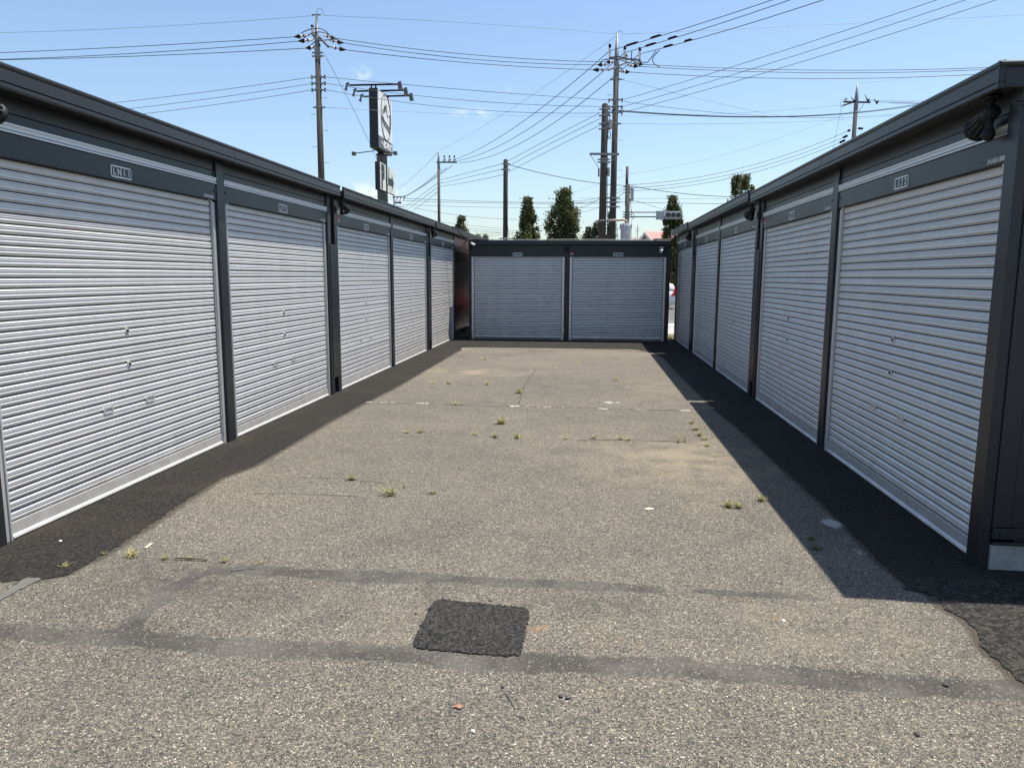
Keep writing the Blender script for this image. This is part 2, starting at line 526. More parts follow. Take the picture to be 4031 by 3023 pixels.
def empty(name, loc=(0, 0, 0), rz=0.0):
    o = bpy.data.objects.new(name, None)
    col.objects.link(o); o.location = loc; o.rotation_euler = (0, 0, rz); o.empty_display_size = .2
    return o


def tag(o, label, cat, group=None):
    o['label'] = label; o['category'] = cat
    if group: o['group'] = group
    return o


def struct(o, label=None):
    o['kind'] = 'structure'
    if label: o['label'] = label
    return o


def copy_tree(o, parent=None):
    c = o.copy(); col.objects.link(c)
    if parent: c.parent = parent
    for ch in list(o.children): copy_tree(ch, c)
    return c


_txt = {}


def text_mesh(s, mat, size=1.0, ext=.002, shear=0.0, bold=0.0):
    key = (s, mat, size, ext, shear, bold)
    if key in _txt: return _txt[key]
    cu = bpy.data.curves.new('lettering', 'FONT')
    cu.body = s; cu.size = size; cu.extrude = ext; cu.align_x = 'CENTER'; cu.align_y = 'CENTER'; cu.shear = shear
    cu.resolution_u = 3; cu.offset = bold
    ob = bpy.data.objects.new('lettering', cu); col.objects.link(ob)
    dg = bpy.context.evaluated_depsgraph_get(); dg.update()
    me = bpy.data.meshes.new_from_object(ob.evaluated_get(dg))
    bpy.data.objects.remove(ob); bpy.data.curves.remove(cu)
    me.materials.clear(); me.materials.append(M[mat]); me.name = 'lettering'
    # centre on its own bounds
    vs = np.array([v.co[:] for v in me.vertices])
    c = (vs.max(0) + vs.min(0)) / 2
    for v in me.vertices: v.co.x -= c[0]; v.co.y -= c[1]
    _txt[key] = me
    return me


UPR = (math.pi / 2, 0, 0)


# ------------------------------------------------------------------ ground
def poly_mask(X, Y, pts, w):
    """soft mask 1 on a polyline (list of (x,y,halfwidth)), 0 at the half width"""
    out = np.zeros_like(X)
    for (a, b) in zip(pts[:-1], pts[1:]):
        ax, ay, aw = a; bx, by, bw = b
        dx, dy = bx - ax, by - ay
        t = np.clip(((X - ax) * dx + (Y - ay) * dy) / (dx * dx + dy * dy + 1e-9), 0, 1)
        d = np.hypot(X - ax - t * dx, (Y - ay - t * dy))
        hw = (aw + t * (bw - aw)) * w
        out = np.maximum(out, np.clip(1.12 - d / hw * .70, 0, 1))
    return out


def blob(X, Y, c, rx, ry):
    return np.exp(-(((X - c[0]) / rx) ** 2 + ((Y - c[1]) / ry) ** 2))


def strip_pts(fn, lst, w=1.0):
    return [(fn(a, b).x, fn(a, b).y, h) for a, b, h in lst]


def make_lot():
    xs = np.concatenate([[-14, -10, -7, -5], np.linspace(-3.8, 3.4, 250), [5, 8, 14]])
    ys = np.concatenate([[-16, -10, -5, -2, 0, 1], np.linspace(1.4, 18.7, 590)])
    X, Y = np.meshgrid(xs, ys)
    nx, ny = len(xs), len(ys)
    Z = np.zeros_like(X)
    Z -= .001
    V = np.stack([X, Y, Z], -1).reshape(-1, 3)
    idx = np.arange(nx * ny).reshape(ny, nx)
    F = np.stack([idx[:-1, :-1], idx[:-1, 1:], idx[1:, 1:], idx[1:, :-1]], -1).reshape(-1, 4)
    me = bpy.data.meshes.new('parking_lot')
    me.from_pydata(V.tolist(), [], F.tolist())
    for p in me.polygons: p.use_smooth = True
    band = poly_mask(X, Y, strip_pts(g0, [(-400, 770, .07), (0, 785, .07), (500, 820, .075), (850, 828, .085), (1200, 862, .08), (1800, 908, .08), (2189, 900, .075)]), 1)
    band = np.maximum(band, poly_mask(X, Y, strip_pts(gm, [(0, 918, .075), (450, 930, .085), (900, 972, .10), (1300, 992, .09), (1900, 1005, .08), (2189, 1010, .08)]), 1))
    band = np.maximum(band, poly_mask(X, Y, strip_pts(gr, [(0, 1035, .075), (600, 1060, .085), (1200, 1112, .10), (1700, 1145, .09), (2189, 1160, .09), (2700, 1190, .09)]), 1))
    # upper band and its branch
    b2 = poly_mask(X, Y, strip_pts(g0, [(1250, 410, .05), (1600, 390, .07), (2189, 430, .085)]), 1)
    b2 = np.maximum(b2, poly_mask(X, Y, strip_pts(gm, [(0, 435, .09), (400, 438, .09), (700, 450, .06), (1100, 475, .07), (1600, 495, .065), (1990, 520, .06)]), 1))
    b2 = np.maximum(b2, poly_mask(X, Y, strip_pts(gr, [(100, 525, .06), (450, 550, .06), (850, 572, .05)]), 1) * .8)
    band = np.maximum(band, b2 * .97)
    band = np.maximum(band, poly_mask(X, Y, strip_pts(g0, [(1300, 420, .05), (1120, 490, .06), (1020, 600, .055), (930, 660, .03), (850, 730, .075), (840, 810, .06)]), 1) * .95)
    dust = np.zeros_like(X)
    c = g2(1480, 1110); dust += 1.0 * blob(X, Y, (c.x, c.y), .75, .75)
    c = g1(1860, 362); dust += .95 * blob(X, Y, (c.x, c.y), .8, .42)
    c = g2(1250, 520); dust += .5 * blob(X, Y, (c.x, c.y), .55, .9)
    c = gr(800, 760); dust += .45 * blob(X, Y, (c.x, c.y), .5, .3)
    c = gm(200, 700); dust += .35 * blob(X, Y, (c.x, c.y), .4, .25)
    c = g2(1100, 180); dust += .4 * blob(X, Y, (c.x, c.y), 1.5, 1.2)
    dark = np.zeros_like(X)
    c = g0(1350, 500); dark += .8 * blob(X, Y, (c.x, c.y), .4, .22)
    c = g0(900, 400); dark += .6 * blob(X, Y, (c.x, c.y), .5, .25)
    c = gm(1500, 590); dark += .55 * blob(X, Y, (c.x, c.y), .35, .12)
    c = gm(1750, 640); dark += .5 * blob(X, Y, (c.x, c.y), .2, .1)
    c = g2(300, 520); dark += .35 * blob(X, Y, (c.x, c.y), 1.6, 1.0)
    c = gm(400, 180); dark += .5 * blob(X, Y, (c.x, c.y), .15, .1)
    c = g1(700, 1000); dark += .25 * blob(X, Y, (c.x, c.y), 1.2, .8)
    c = gm(600, 540); dark += .5 * blob(X, Y, (c.x, c.y), .07, .16)
    rust = np.zeros_like(X)
    for a, b, r in [(1220, 703, .022), (1300, 745, .035), (1225, 775, .03), (1605, 840, .04), (1770, 832, .022), (1875, 880, .025), (1660, 885, .03)]:
        c = gm(a, b); rust += blob(X, Y, (c.x, c.y), r, r * .8)
    for a, b, r in [(620, 712, .03), (670, 760, .03)]:
        c = gr(a, b); rust += blob(X, Y, (c.x, c.y), r, r * .7)
    paint = np.zeros_like(X)
    c = gr(965, 95); paint += 1.15 * blob(X, Y, (c.x, c.y), .075, .09)
    c = gr(1150, 280); paint += .7 * blob(X, Y, (c.x, c.y), .06, .06)
    c = g2(890, 620); paint += .75 * blob(X, Y, (c.x, c.y), .16, .12)
    c = g2(380, 512); paint += .5 * blob(X, Y, (c.x, c.y), .12, .05)
    c = g2(170, 955); paint += .5 * blob(X, Y, (c.x, c.y), .2, .04)
    stain = np.zeros_like(X)
    le = [g1(1785, 160), g1(1470, 342), g1(1200, 500), g1(950, 625), g1(640, 790), g1(300, 990), g1(0, 1165), gnd(870, 1880), gnd(560, 2085), gnd(430, 2170), gnd(250, 2260), gnd(90, 2290)]
    re_ = [g2(1230, 185), g2(1340, 240), g2(1480, 390), g2(1620, 520), g2(1780, 680), g2(1990, 850), g2(2205, 1040), gr(930, 0), gr(1060, 120), gr(1250, 330), gr(1450, 490), gr(1600, 560), gr(1680, 645), gr(1790, 700), gr(1890, 790), gr(1915, 880), gr(2040, 1000), gr(2189, 1135)]
    stain = np.maximum(stain, poly_mask(X, Y, [(p.x, p.y, .05) for p in le], 1))
    stain = np.maximum(stain, poly_mask(X, Y, [(p.x, p.y, .035) for p in re_], 1))
    stain = np.maximum(stain, poly_mask(X, Y, [(p.x, p.y, .08) for p in (gnd(1750 + 250 / 2.212, 850 + 1143 / 2.212), gnd(1750 + 1200 / 2.212, 850 + 1153 / 2.212), gnd(1750 + 1790 / 2.212, 850 + 1185 / 2.212))], 1))
    for nm, a in (('stain', stain), ('band', band), ('dust', dust), ('dark', dark), ('rust', rust), ('paint', paint)):
        at_ = me.attributes.new(nm, 'FLOAT', 'POINT')
        at_.data.foreach_set('value', np.clip(a, 0, 1.2).ravel().astype(np.float32))
    me.materials.append(M['asphalt_old'])
    o = place('parking_lot', me)
    struct(o, 'worn grey-beige asphalt parking lot between the garages')
    return o


lot = make_lot()

GR = [(-400, -.03), (-16.5, -.03), (19.5, -.03), (22, -.03), (33, -.47), (60, -.5), (900, -.5)]


def gz(Y):
    return float(np.interp(Y, [a for a, _ in GR], [b for _, b in GR]))


b = MB()
gx = [-600, -60, -20, 20, 60, 600]
for j, (yy, zz) in enumerate(GR):
    for x in gx: b.v.append((x, yy, zz))
for j in range(len(GR) - 1):
    for i in range(len(gx) - 1):
        n_ = len(gx)
        b.f.append((j * n_ + i, j * n_ + i + 1, (j + 1) * n_ + i + 1, (j + 1) * n_ + i))
struct(b.build('ground', 'earth'))


def ground_sheet(name, mat, x0, x1, y0, y1, lift, label=None, parent=None, n=8):
    q = MB()
    for j in range(n + 1):
        yy = y0 + (y1 - y0) * j / n
        q.v += [(x0, yy, gz(yy) + lift), (x1, yy, gz(yy) + lift)]
    q.f = [(2 * j, 2 * j + 1, 2 * j + 3, 2 * j + 2) for j in range(n)]
    o = q.build(name, mat, parent)
    if not parent: struct(o, label)
    return o


pave = ground_sheet('pavement', 'pavement', -40, 40, 19.6, 23.0, .012)
road = ground_sheet('road', 'road', -120, 120, 23.0, 54, .008, n=20)
for yy in (23.75, 24.75, 25.75, 26.75, 27.75):
    ground_sheet('painted_stripe', 'whitepaint', 1.2, 5.2, yy, yy + .5, .013, parent=road, n=2)
for yy in (32.2, 33.2):
    ground_sheet('painted_stripe', 'whitepaint', -20, 20, yy, yy + .35, .013, parent=road, n=2)


def ragged_poly(name, mat, pts, z, amp=.012, step=.02, label=None, grid=None, inner=None):
    """flat sheet bounded by pts, its edge broken up by small random steps"""
    out = []
    for i, a in enumerate(pts):
        b_ = pts[(i + 1) % len(pts)]
        a_, c_ = Vector(a[:2]), Vector(b_[:2])
        ragged = a[2] if len(a) > 2 else True
        L = (c_ - a_).length; k = max(1, int(L / step)) if ragged else 1
        nrm = Vector((-(c_ - a_).y, (c_ - a_).x)); nrm.normalize()
        ph = random.random() * 9
        for j in range(k):
            t = j / k
            p = a_.lerp(c_, t)
            if ragged:
                p = p + nrm * (random.gauss(0, amp * 1.0) + amp * 1.1 * math.sin(ph + t * L * 2.3) * math.sin(ph * 3 + t * L * 5.1))
            out.append((p.x, p.y, z))
    from mathutils.geometry import delaunay_2d_cdt
    r_ = delaunay_2d_cdt([Vector(p[:2]) for p in out], [(i, (i + 1) % len(out)) for i in range(len(out))], [], 1, 1e-5)
    me = bpy.data.meshes.new(name)
    me.from_pydata([(p.x, p.y, z) for p in r_[0]], [], [f if (r_[0][f[1]] - r_[0][f[0]]).cross(r_[0][f[2]] - r_[0][f[0]]) > 0 else f[::-1] for f in r_[2]])
    me.materials.append(M[mat])
    o = place(name, me)
    return struct(o, label)


def e8(a, b): return gnd(1750 + a / 2.212, 850 + b / 2.212)


XL, XR = -3.145, 2.045
left_edge = [g1(1785, 160), g1(1470, 342), g1(1200, 500), g1(950, 625), g1(640, 790), g1(300, 990), g1(0, 1165), gnd(870, 1880), gnd(560, 2085), gnd(430, 2170), gnd(270, 2262), gnd(150, 2282), gnd(0, 2290), gnd(-300, 2300)]
P0 = [(p.x, p.y) for p in left_edge]
ragged_poly('new_asphalt_strip', 'asphalt_new', [(-3.7, 18.6, False), (-3.05, 17.2), ] + P0 + [(-3.75, 3.25, False)], .0022, .006, label='dark new asphalt strip in front of the left garages')
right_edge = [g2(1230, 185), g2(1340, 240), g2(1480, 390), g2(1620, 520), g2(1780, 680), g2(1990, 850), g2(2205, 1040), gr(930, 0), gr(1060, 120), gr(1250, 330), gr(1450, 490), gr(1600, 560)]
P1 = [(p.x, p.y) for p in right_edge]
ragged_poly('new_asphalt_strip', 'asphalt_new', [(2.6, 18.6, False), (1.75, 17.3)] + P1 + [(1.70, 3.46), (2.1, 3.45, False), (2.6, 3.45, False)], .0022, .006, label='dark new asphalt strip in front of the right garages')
back = [e8(250, 1143), e8(700, 1146), e8(1200, 1153), e8(1640, 1162), e8(1790, 1185)]
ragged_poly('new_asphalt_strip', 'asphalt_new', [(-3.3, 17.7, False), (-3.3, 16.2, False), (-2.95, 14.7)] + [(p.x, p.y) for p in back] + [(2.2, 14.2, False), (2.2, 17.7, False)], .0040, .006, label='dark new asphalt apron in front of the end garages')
app = [gr(1640, 560), gr(1680, 645), gr(1790, 700), gr(1890, 790), gr(1915, 880), gr(2040, 1000), gr(2189, 1135), gr(2600, 1400)]
ragged_poly('coarse_asphalt', 'asphalt_coarse', [(4.5, 3.9, False), (1.62, 3.62), (1.50, 3.50)] + [(p.x, p.y) for p in app] + [(4.5, 1.4, False)], .0034, .004, label='coarse black asphalt apron at the near end of the right garages')
lapp = [(-5.0, 3.1, False), (-5.0, 2.4, False)] + [(g0(a, b).x, g0(a, b).y) for a, b in [(-150, 690), (0, 590), (150, 510), (270, 450)]] + [(g0(a, b).x, g0(a, b).y) for a, b in [(160, 445), (60, 520), (-40, 570)]]
ragged_poly('asphalt_edge_strip', 'asphalt_mid', lapp, .0032, .003, label='narrow dark strip at the bottom left edge')


def make_patch():
    c0 = [gm(575, 578), gm(1212, 636), gm(1140, 962), gm(415, 898)]
    cc = sum(c0, Vector()) / 4
    nx, ny = 190, 150
    u = np.linspace(0, 1, nx); v = np.linspace(0, 1, ny)
    U, Vv = np.meshgrid(u, v)
    P = [np.array(c[:2]) for c in c0]
    W = lambda a: a[..., None]
    pos = W((1 - U) * (1 - Vv)) * P[3] + W(U * (1 - Vv)) * P[2] + W(U * Vv) * P[1] + W((1 - U) * Vv) * P[0]
    x, y = pos[..., 0], pos[..., 1]
    # loose stones: height of the nearest cell
    k = 1900
    sx = rng.uniform(x.min(), x.max(), k); sy = rng.uniform(y.min(), y.max(), k); sh = rng.uniform(.3, 1, k)
    H = np.zeros_like(x)
    r0 = .0105
    for i in range(k):
        d2 = (x - sx[i]) ** 2 + (y - sy[i]) ** 2
        rr = r0 * (.7 + .7 * sh[i])
        mk = d2 < rr * rr
        H[mk] = np.maximum(H[mk], .0095 * sh[i] * np.sqrt(1 - d2[mk] / (rr * rr)))
    cu, cv = np.abs(U - .5) * 2, np.abs(Vv - .5) * 2
    jit = rng.normal(0, .007, x.shape) - .012 * np.repeat(np.repeat(rng.normal(0, 1, (ny // 5 + 1, nx // 5 + 1)), 5, 0), 5, 1)[:ny, :nx]
    edge = jit + (cu ** 10 + cv ** 10) ** (1 / 10.)
    keep = edge < .985
    Z = .0012 + H * np.clip((1.02 - edge) * 10, .25, 1)
    Z = np.where(keep, Z, -.02)
    V_ = np.stack([x, y, Z], -1).reshape(-1, 3)
    idx = np.arange(nx * ny).reshape(ny, nx)
    kf = keep[:-1, :-1] & keep[1:, 1:] & keep[1:, :-1] & keep[:-1, 1:]
    F = np.stack([idx[:-1, :-1], idx[:-1, 1:], idx[1:, 1:], idx[1:, :-1]], -1)[kf]
    me = bpy.data.meshes.new('asphalt_patch')
    me.from_pydata(V_.tolist(), [], F.tolist())
    bm = bmesh.new(); bm.from_mesh(me)
    bmesh.ops.delete(bm, geom=[q for q in bm.verts if not q.link_faces], context='VERTS')
    bm.to_mesh(me); bm.free()
    for p in me.polygons: p.use_smooth = True
    me.materials.append(M['asphalt_patch'])
    struct(place('asphalt_patch', me), 'rounded square patch of black asphalt in the foreground')


make_patch()


def crack(pts, w):
    q = MB()
    pp = []
    for a, c in zip(pts[:-1], pts[1:]):
        k = max(2, int((c - a).length / .05))
        for j in range(k): pp.append(a.lerp(c, j / k) + Vector((random.gauss(0, .007), random.gauss(0, .007), 0)))
    pp.append(pts[-1])
    for i, p in enumerate(pp):
        d = (pp[min(i + 1, len(pp) - 1)] - pp[max(i - 1, 0)]); n_ = Vector((-d.y, d.x, 0)).normalized()
        ww = w * random.uniform(.3, 1.1) * .5
        q.v += [tuple(p + n_ * ww + Vector((0, 0, .0012))), tuple(p - n_ * ww + Vector((0, 0, .0012)))]
    q.f = [(2 * i, 2 * i + 1, 2 * i + 3, 2 * i + 2) for i in range(len(pp) - 1)]
    q.build('crack', 'gap', lot)


crack([g1(960, 628), g1(1400, 632), g1(2205, 655)], .02)
crack([g2(0, 650), g2(600, 668), g2(1200, 685), g2(1500, 690)], .02)
crack([g1(370, 1262), g1(750, 1275), g1(1000, 1302), g1(1150, 1312)], .008)
crack([g1(0, 1400), g1(500, 1410), g1(900, 1430)], .007)
crack([gm(1030, 1180), gm(1080, 1240), gm(1110, 1310), gm(1165, 1355)], .006)
crack([g1(1780, 208), g1(2205, 215)], .02)
crack([g2(0, 330), g2(900, 338)], .02)
crack([g2(240, 340), g2(150, 450), g2(90, 640)], .012)
crack([g0(1460, 405), g0(1650, 385)], .012)
crack([g2(600, 945), g2(1100, 945), g2(1500, 960)], .014)


def paintmark(a, c, w):
    d = c - a; n_ = Vector((-d.y, d.x, 0)).normalized() * w * .5
    k = 8
    q = MB()
    for j in range(k + 1):
        p = a.lerp(c, j / k) + Vector((0, 0, .0015)); f_ = random.uniform(.7, 1.1)
        q.v += [tuple(p + n_ * f_), tuple(p - n_ * random.uniform(.7, 1.1))]
    q.f = [(2 * i, 2 * i + 1, 2 * i + 3, 2 * i + 2) for i in range(k)]
    q.build('painted_line', 'wornpaint', lot)


for fn, x0, y0, x1, y1, w in [(g1, 960, 617, 1015, 619, .04), (g1, 1030, 623, 1060, 622, .02), (g1, 1085, 622, 1145, 623, .035), (g1, 1170, 622, 1215, 623, .025), (g1, 1395, 629, 1500, 630, .05), (g1, 1560, 634, 1610, 636, .012),
                              (g2, 15, 652, 97, 653, .07), (g2, 150, 655, 180, 656, .02), (g2, 255, 659, 272, 660, .03), (g2, 300, 660, 362, 662, .03), (g2, 468, 664, 480, 665, .04), (g2, 565, 669, 595, 670, .02), (g2, 778, 673, 855, 676, .05), (g2, 925, 677, 940, 677, .025), (g2, 985, 679, 1000, 680, .02), (g2, 1090, 683, 1190, 685, .012), (g2, 1480, 689, 1565, 692, .06), (g2, 1562, 662, 1640, 663, .02), (g2, 1668, 664, 1775, 667, .035),
                              (g2, 1113, 170, 1245, 175, .10), (g2, 1230, 243, 1332, 246, .03), (g1, 1785, 160, 1815, 163, .09), (g1, 2085, 143, 2105, 144, .08), (g2, 370, 150, 700, 153, .02)]:
    paintmark(fn(x0, y0), fn(x1, y1), w)

# ------------------------------------------------------------------ garages
SP = .058            # slat pitch


def slat_profile():
    # groove, underside chamfer, two soft ridges, raised shoulder chamfer facing the sky
    return [(y, z) for z, y in [(.0026, .0060), (.0032, .0006), (.0038, .0000), (.0122, -.0076), (.0134, -.0084), (.0158, -.0090), (.0188, -.0090), (.0218, -.0082), (.0248, -.0064), (.0268, -.0056), (.0288, -.0062), (.0312, -.0082), (.0338, -.0088), (.0362, -.0082), (.0388, -.0064), (.0404, -.0057), (.0418, -.0066), (.0430, -.0092), (.0440, -.0096), (.0450, -.0090), (.0538, -.0012), (.0548, -.0004), (.0554, .0060)]]


_slat = {}


def slat_mesh(w):
    k = round(w, 3)
    if k not in _slat:
        _slat[k] = MB().sheet(slat_profile(), 0, w).mesh('slat', 'silver', True)
    return _slat[k]


def rounded(w, h, r, n=5):
    pts = []
    for cx, cz, a0 in ((w / 2 - r, h / 2 - r, 0), (-w / 2 + r, h / 2 - r, 90), (-w / 2 + r, -h / 2 + r, 180), (w / 2 - r, -h / 2 + r, 270)):
        for i in range(n):
            a = R(a0 + 90 * i / (n - 1)); pts.append((cx + r * math.cos(a), cz + r * math.sin(a)))
    return pts


def plate_mesh(w, h, r, y0, y1, mat, name):
    ring = rounded(w, h, r); n = len(ring)
    q = MB()
    q.add([(x, y0, z) for x, z in ring] + [(x, y1, z) for x, z in ring],
          [tuple(range(n)), tuple(reversed(range(n, 2 * n)))] + [(i, (i + 1) % n, (i + 1) % n + n, i + n) for i in range(n)])
    return q.mesh(name, mat)


PLATE = plate_mesh(.218, .077, .016, -.004, 0, 'white', 'number_plate')
TILE = plate_mesh(.0455, .057, .006, -.0062, -.0035, 'tile', 'number_tile')
LOCKM = None


def lock_mesh():
    q = MB()
    q.tube([(0, -.004, 0), (0, -.013, 0)], .021, 14)
    me = q.mesh('lock', 'trim', False)
    k = MB(); k.tube([(0, -.0135, 0), (0, -.016, 0)], .0105, 12); k.box(-.004, .004, -.018, -.015, -.009, .009)
    return me, k.mesh('keyhole', 'black')


def handle_mesh():
    q = MB()
    o_, i_ = rounded(.098, .046, .012, 4), rounded(.076, .024, .005, 4)
    n = len(o_)
    q.add([(x, -.0125, z) for x, z in o_] + [(x, -.0125, z) for x, z in i_] + [(x, -.004, z) for x, z in o_] + [(x, -.001, z) for x, z in i_],
          [(i, (i + 1) % n, (i + 1) % n + n, i + n) for i in range(n)] + [(i, (i + 1) % n, (i + 1) % n + 2 * n, i + 2 * n) for i in range(n)] + [(i + n, (i + 1) % n + n, (i + 1) % n + 3 * n, i + 3 * n) for i in range(n)])
    d = MB(); d.add([(x, -.0065, z) for x, z in i_], [tuple(range(n))])
    return q.mesh('handle', 'rail'), d.mesh('handle_recess', 'greytag')


LOCK, KEY = lock_mesh()
HANDLE, HREC = handle_mesh()
BOLT = MB().tube([(0, 0, 0), (0, -.007, 0)], [.012, .010], 10).mesh('bolt', 'dark')
SCREW = MB().tube([(0, 0, 0), (0, -.003, 0)], [.006, .005], 8).mesh('screw', 'galv')


def number_plate(parent, text, x, z, y):
    p = place('number_plate', PLATE, parent, 0, (x, y, z))
    p['label'] = 'white-framed number plate reading ' + text
    for i, ch in enumerate(text):
        xx = -.0765 + i * .051
        place('number_tile', TILE, p, 0, (xx, 0, 0))
        t = place('numeral' if ch.isdigit() else 'letter', text_mesh(ch, 'white', .060, .0008, 0.0, .0012), p, 0, (xx, -.0068, 0), UPR)
        t.scale = (.92, 1, 1)


def shutter(parent, x0, x1, z0, top, npitch, lockx, plain=False):
    w = x1 - x0
    back_ = MB().box(x0 - .03, x1 + .03, .012, .03, z0, top + .05).build('shutter', 'gap', parent)
    zb = z0 + (.088 if not plain else .066)
    me = slat_mesh(w - .016)
    n = int((top + .03 - zb) / SP) + 1
    for i in range(n):
        place('slat', me, back_, 0, (x0 + .008, random.gauss(0, .0004), zb + i * SP), (random.gauss(0, .009), 0, random.gauss(0, .0004)))
    hb = zb - z0
    prof = [(.006, zb), (-.010, zb), (-.011, zb - .004), (-.011, z0 + .022), (-.022, z0 + .014), (-.026, z0 + .004), (-.024, z0), (.012, z0), (.012, zb)]
    MB().prism(prof, x0 + .004, x1 - .004).build('bottom_bar', 'silver', back_)
    cx = lockx
    for dz in (1.067, .84):
        l_ = place('lock', LOCK, back_, 0, (cx - .03, 0, dz)); place('keyhole', KEY, back_, 0, (cx - .03, 0, dz))
    for dx in (-.235, .235):
        place('handle', HANDLE, back_, 0, (cx + dx - .05, 0, .562)); place('handle_recess', HREC, back_, 0, (cx + dx - .05, 0, .562))
    st = MB().box(x1 - .02, x1 - .004, -.03, -.004, top - .012, top + .022).box(x0 + .004, x0 + .02, -.03, -.004, top - .012, top + .022)
    st.build('stopper', 'white', back_)
    return back_


def fascia_profile(top, h, ov):
    y = -ov
    return [(y + .02, top), (y + .004, top - .004), (y - .002, top - .012), (y, top - .026), (y + .006, top - .031), (y + .006, top - .036), (y + .001, top - .038),
            (y + .003, top - h + .034), (y + .009, top - h + .032), (y + .009, top - h + .027), (y + .002, top - h + .025), (y + .002, top - h + .006), (y + .012, top - h), (y + .03, top - h), (y + .03, top)]


def garage(label, origin, rz, L, posts, doors, depth=5.2, H=2.06, names=(), zs=1.0, left_cap=False, right_cap=False, end_wall=None, extra=None, sticker=None, tagx=True, joint=None, cover=None):
    g = empty('garage_block', origin, rz)
    tag(g, label, 'garage', 'silver-shuttered garage blocks')
    g.scale = (1, 1, zs)
    top, fh, ov = H + .45, .131, .18
    # walls and roof
    w = MB()
    w.box(0, .03, .1, depth, .02, top - .09).box(L - .03, L, .1, depth, .02, top - .09).box(.03, L - .03, depth - .03, depth, .02, top - .09)
    w.build('wall', 'dark', g)
    rf = MB().add([(0, -ov + .03, top - .045), (L, -ov + .03, top - .045), (L, depth + .05, top - .10), (0, depth + .05, top - .10),
                   (0, -ov + .03, top - .115), (L, -ov + .03, top - .115), (L, depth + .05, top - .16), (0, depth + .05, top - .16)],
                  [(0, 1, 2, 3), (7, 6, 5, 4), (4, 5, 1, 0), (5, 6, 2, 1), (6, 7, 3, 2), (7, 4, 0, 3)]).build('roof', 'dark', g)
    e0 = .004
    fa = MB()
    pr = fascia_profile(top, fh, ov)
    if joint:
        fa.prism(pr, e0, joint - .0015); fa.prism(pr, joint + .0015, L - e0)
    else:
        fa.prism(pr, e0, L - e0)
    fa.build('fascia', 'dark', rf, False, .0025)
    for side, on in ((0, left_cap), (1, right_cap)):
        if on:
            pr2 = fascia_profile(top, fh, 0.0)
            q = MB(); s = -1 if side == 0 else 1; xb = 0 if side == 0 else L
            n = len(pr2)
            vs = [(xb - s * y * 1.0, -ov + .004, z) for y, z in pr2] + [(xb - s * y, depth + .05, z) for y, z in pr2]
            q.add(vs, [(i, i + n, (i + 1) % n + n, (i + 1) % n) for i in range(n)] + [tuple(range(n)), tuple(reversed(range(n, 2 * n)))])
            q.build('side_fascia', 'dark', rf, False, .0025)
    sf = MB().box(.004, L - .004, -ov + .03, .02, top - fh + .012, top - fh + .02).build('soffit', 'dark', rf)
    # posts
    for i, (a, c) in enumerate(posts):
        if end_wall and i == len(posts) - 1:
            MB().box(a, c, -.066, -.012, -.03, top - fh + .01).build('post', 'dark', g, False, .004)
        else:
            MB().box(a, c, -.045, .1, -.03, top - fh + .01).build('post', 'dark', g, False, .006)
    bx = [(a, c) for a, c in doors]
    for i, (a, c) in enumerate(bx):
        lockx = (a + c) / 2
        shutter(g, a, c, .006, H, 0, lockx)
        for x_ in (a - .062, c + .002):
            q = MB().box(x_, x_ + .06, -.022, .012, 0, H - .012)
            xe = x_ + (.044 if x_ < a else .004)
            q.box(xe, xe + .012, -.030, -.0222, 0, H - .012)
            q.build('guide_rail', 'rail', g, False, .002)
        pa = max([p[1] for p in posts if p[1] <= a + .01] or [0]) + .003
        pc = min([p[0] for p in posts if p[0] >= c - .01] or [L]) - .003
        hd = MB().box(pa, pc, -.036, .008, H + .002, H + .134).build('header_panel', 'dark', g, False, .003)
        t0 = H + .136
        MB().prism([(-.030, t0), (-.046, t0), (-.046, t0 + .010), (-.034, t0 + .0115), (-.034, t0 + .0150), (-.043, t0 + .0165), (-.0435, t0 + .034), (-.047, t0 + .040), (-.047, t0 + .05), (-.012, t0 + .05), (-.012, t0)], pa, pc).build('silver_trim', 'trim', g)
        MB().box(pa, pc, -.030, 0, t0 + .052, t0 + .104).build('upper_panel', 'dark', g, False, .003)
        MB().box(pa, pc, -.026, 0, t0 + .107, top - fh + .012).build('upper_panel', 'dark', g, False, .003)
        for bx_ in (pa + .012 + .012, pc - .024):
            for bz, by in ((H + .08, -.036), (t0 + .078, -.030)):
                place('bolt', BOLT, g, 0, (bx_, by, bz))
        number_plate(g, names[i], (a + c) / 2 - .02, H + .057, -.036)
        if tagx:
            t = place('maker_lettering', text_mesh('INABA', 'white', .036, .0012, .12), g, 0, (pc - .155, -.0378, H + .026), UPR)
            MB().box(pc - .098, pc - .048, -.0385, -.0358, H + .014, H + .038).build('maker_tag', 'greytag', g)
        MB().box(a + .0, c, -.034, -.030, H - .001, H + .0015).build('header_lip', 'black', g)
        if i == 0 and sticker:
            s_ = MB().box(pa + .035, pa + .10, -.0375, -.0355, H + .075, H + .125).build('security_sticker', 'red', g)
            MB().box(pa + .035, pa + .10, -.0375, -.0355, H + .05, H + .0745).build('sticker_caption', 'greytag', s_)
    if cover:
        a, c = cover
        cv = MB().box(a, c, -.052, -.047, .2, 1.82).build('gap_cover', 'dark', g)
        for z in (.215, .6, 1.0, 1.4, 1.80):
            for x_ in (a + .014, c - .014): place('screw', SCREW, cv, 0, (x_, -.052, z))
    return g


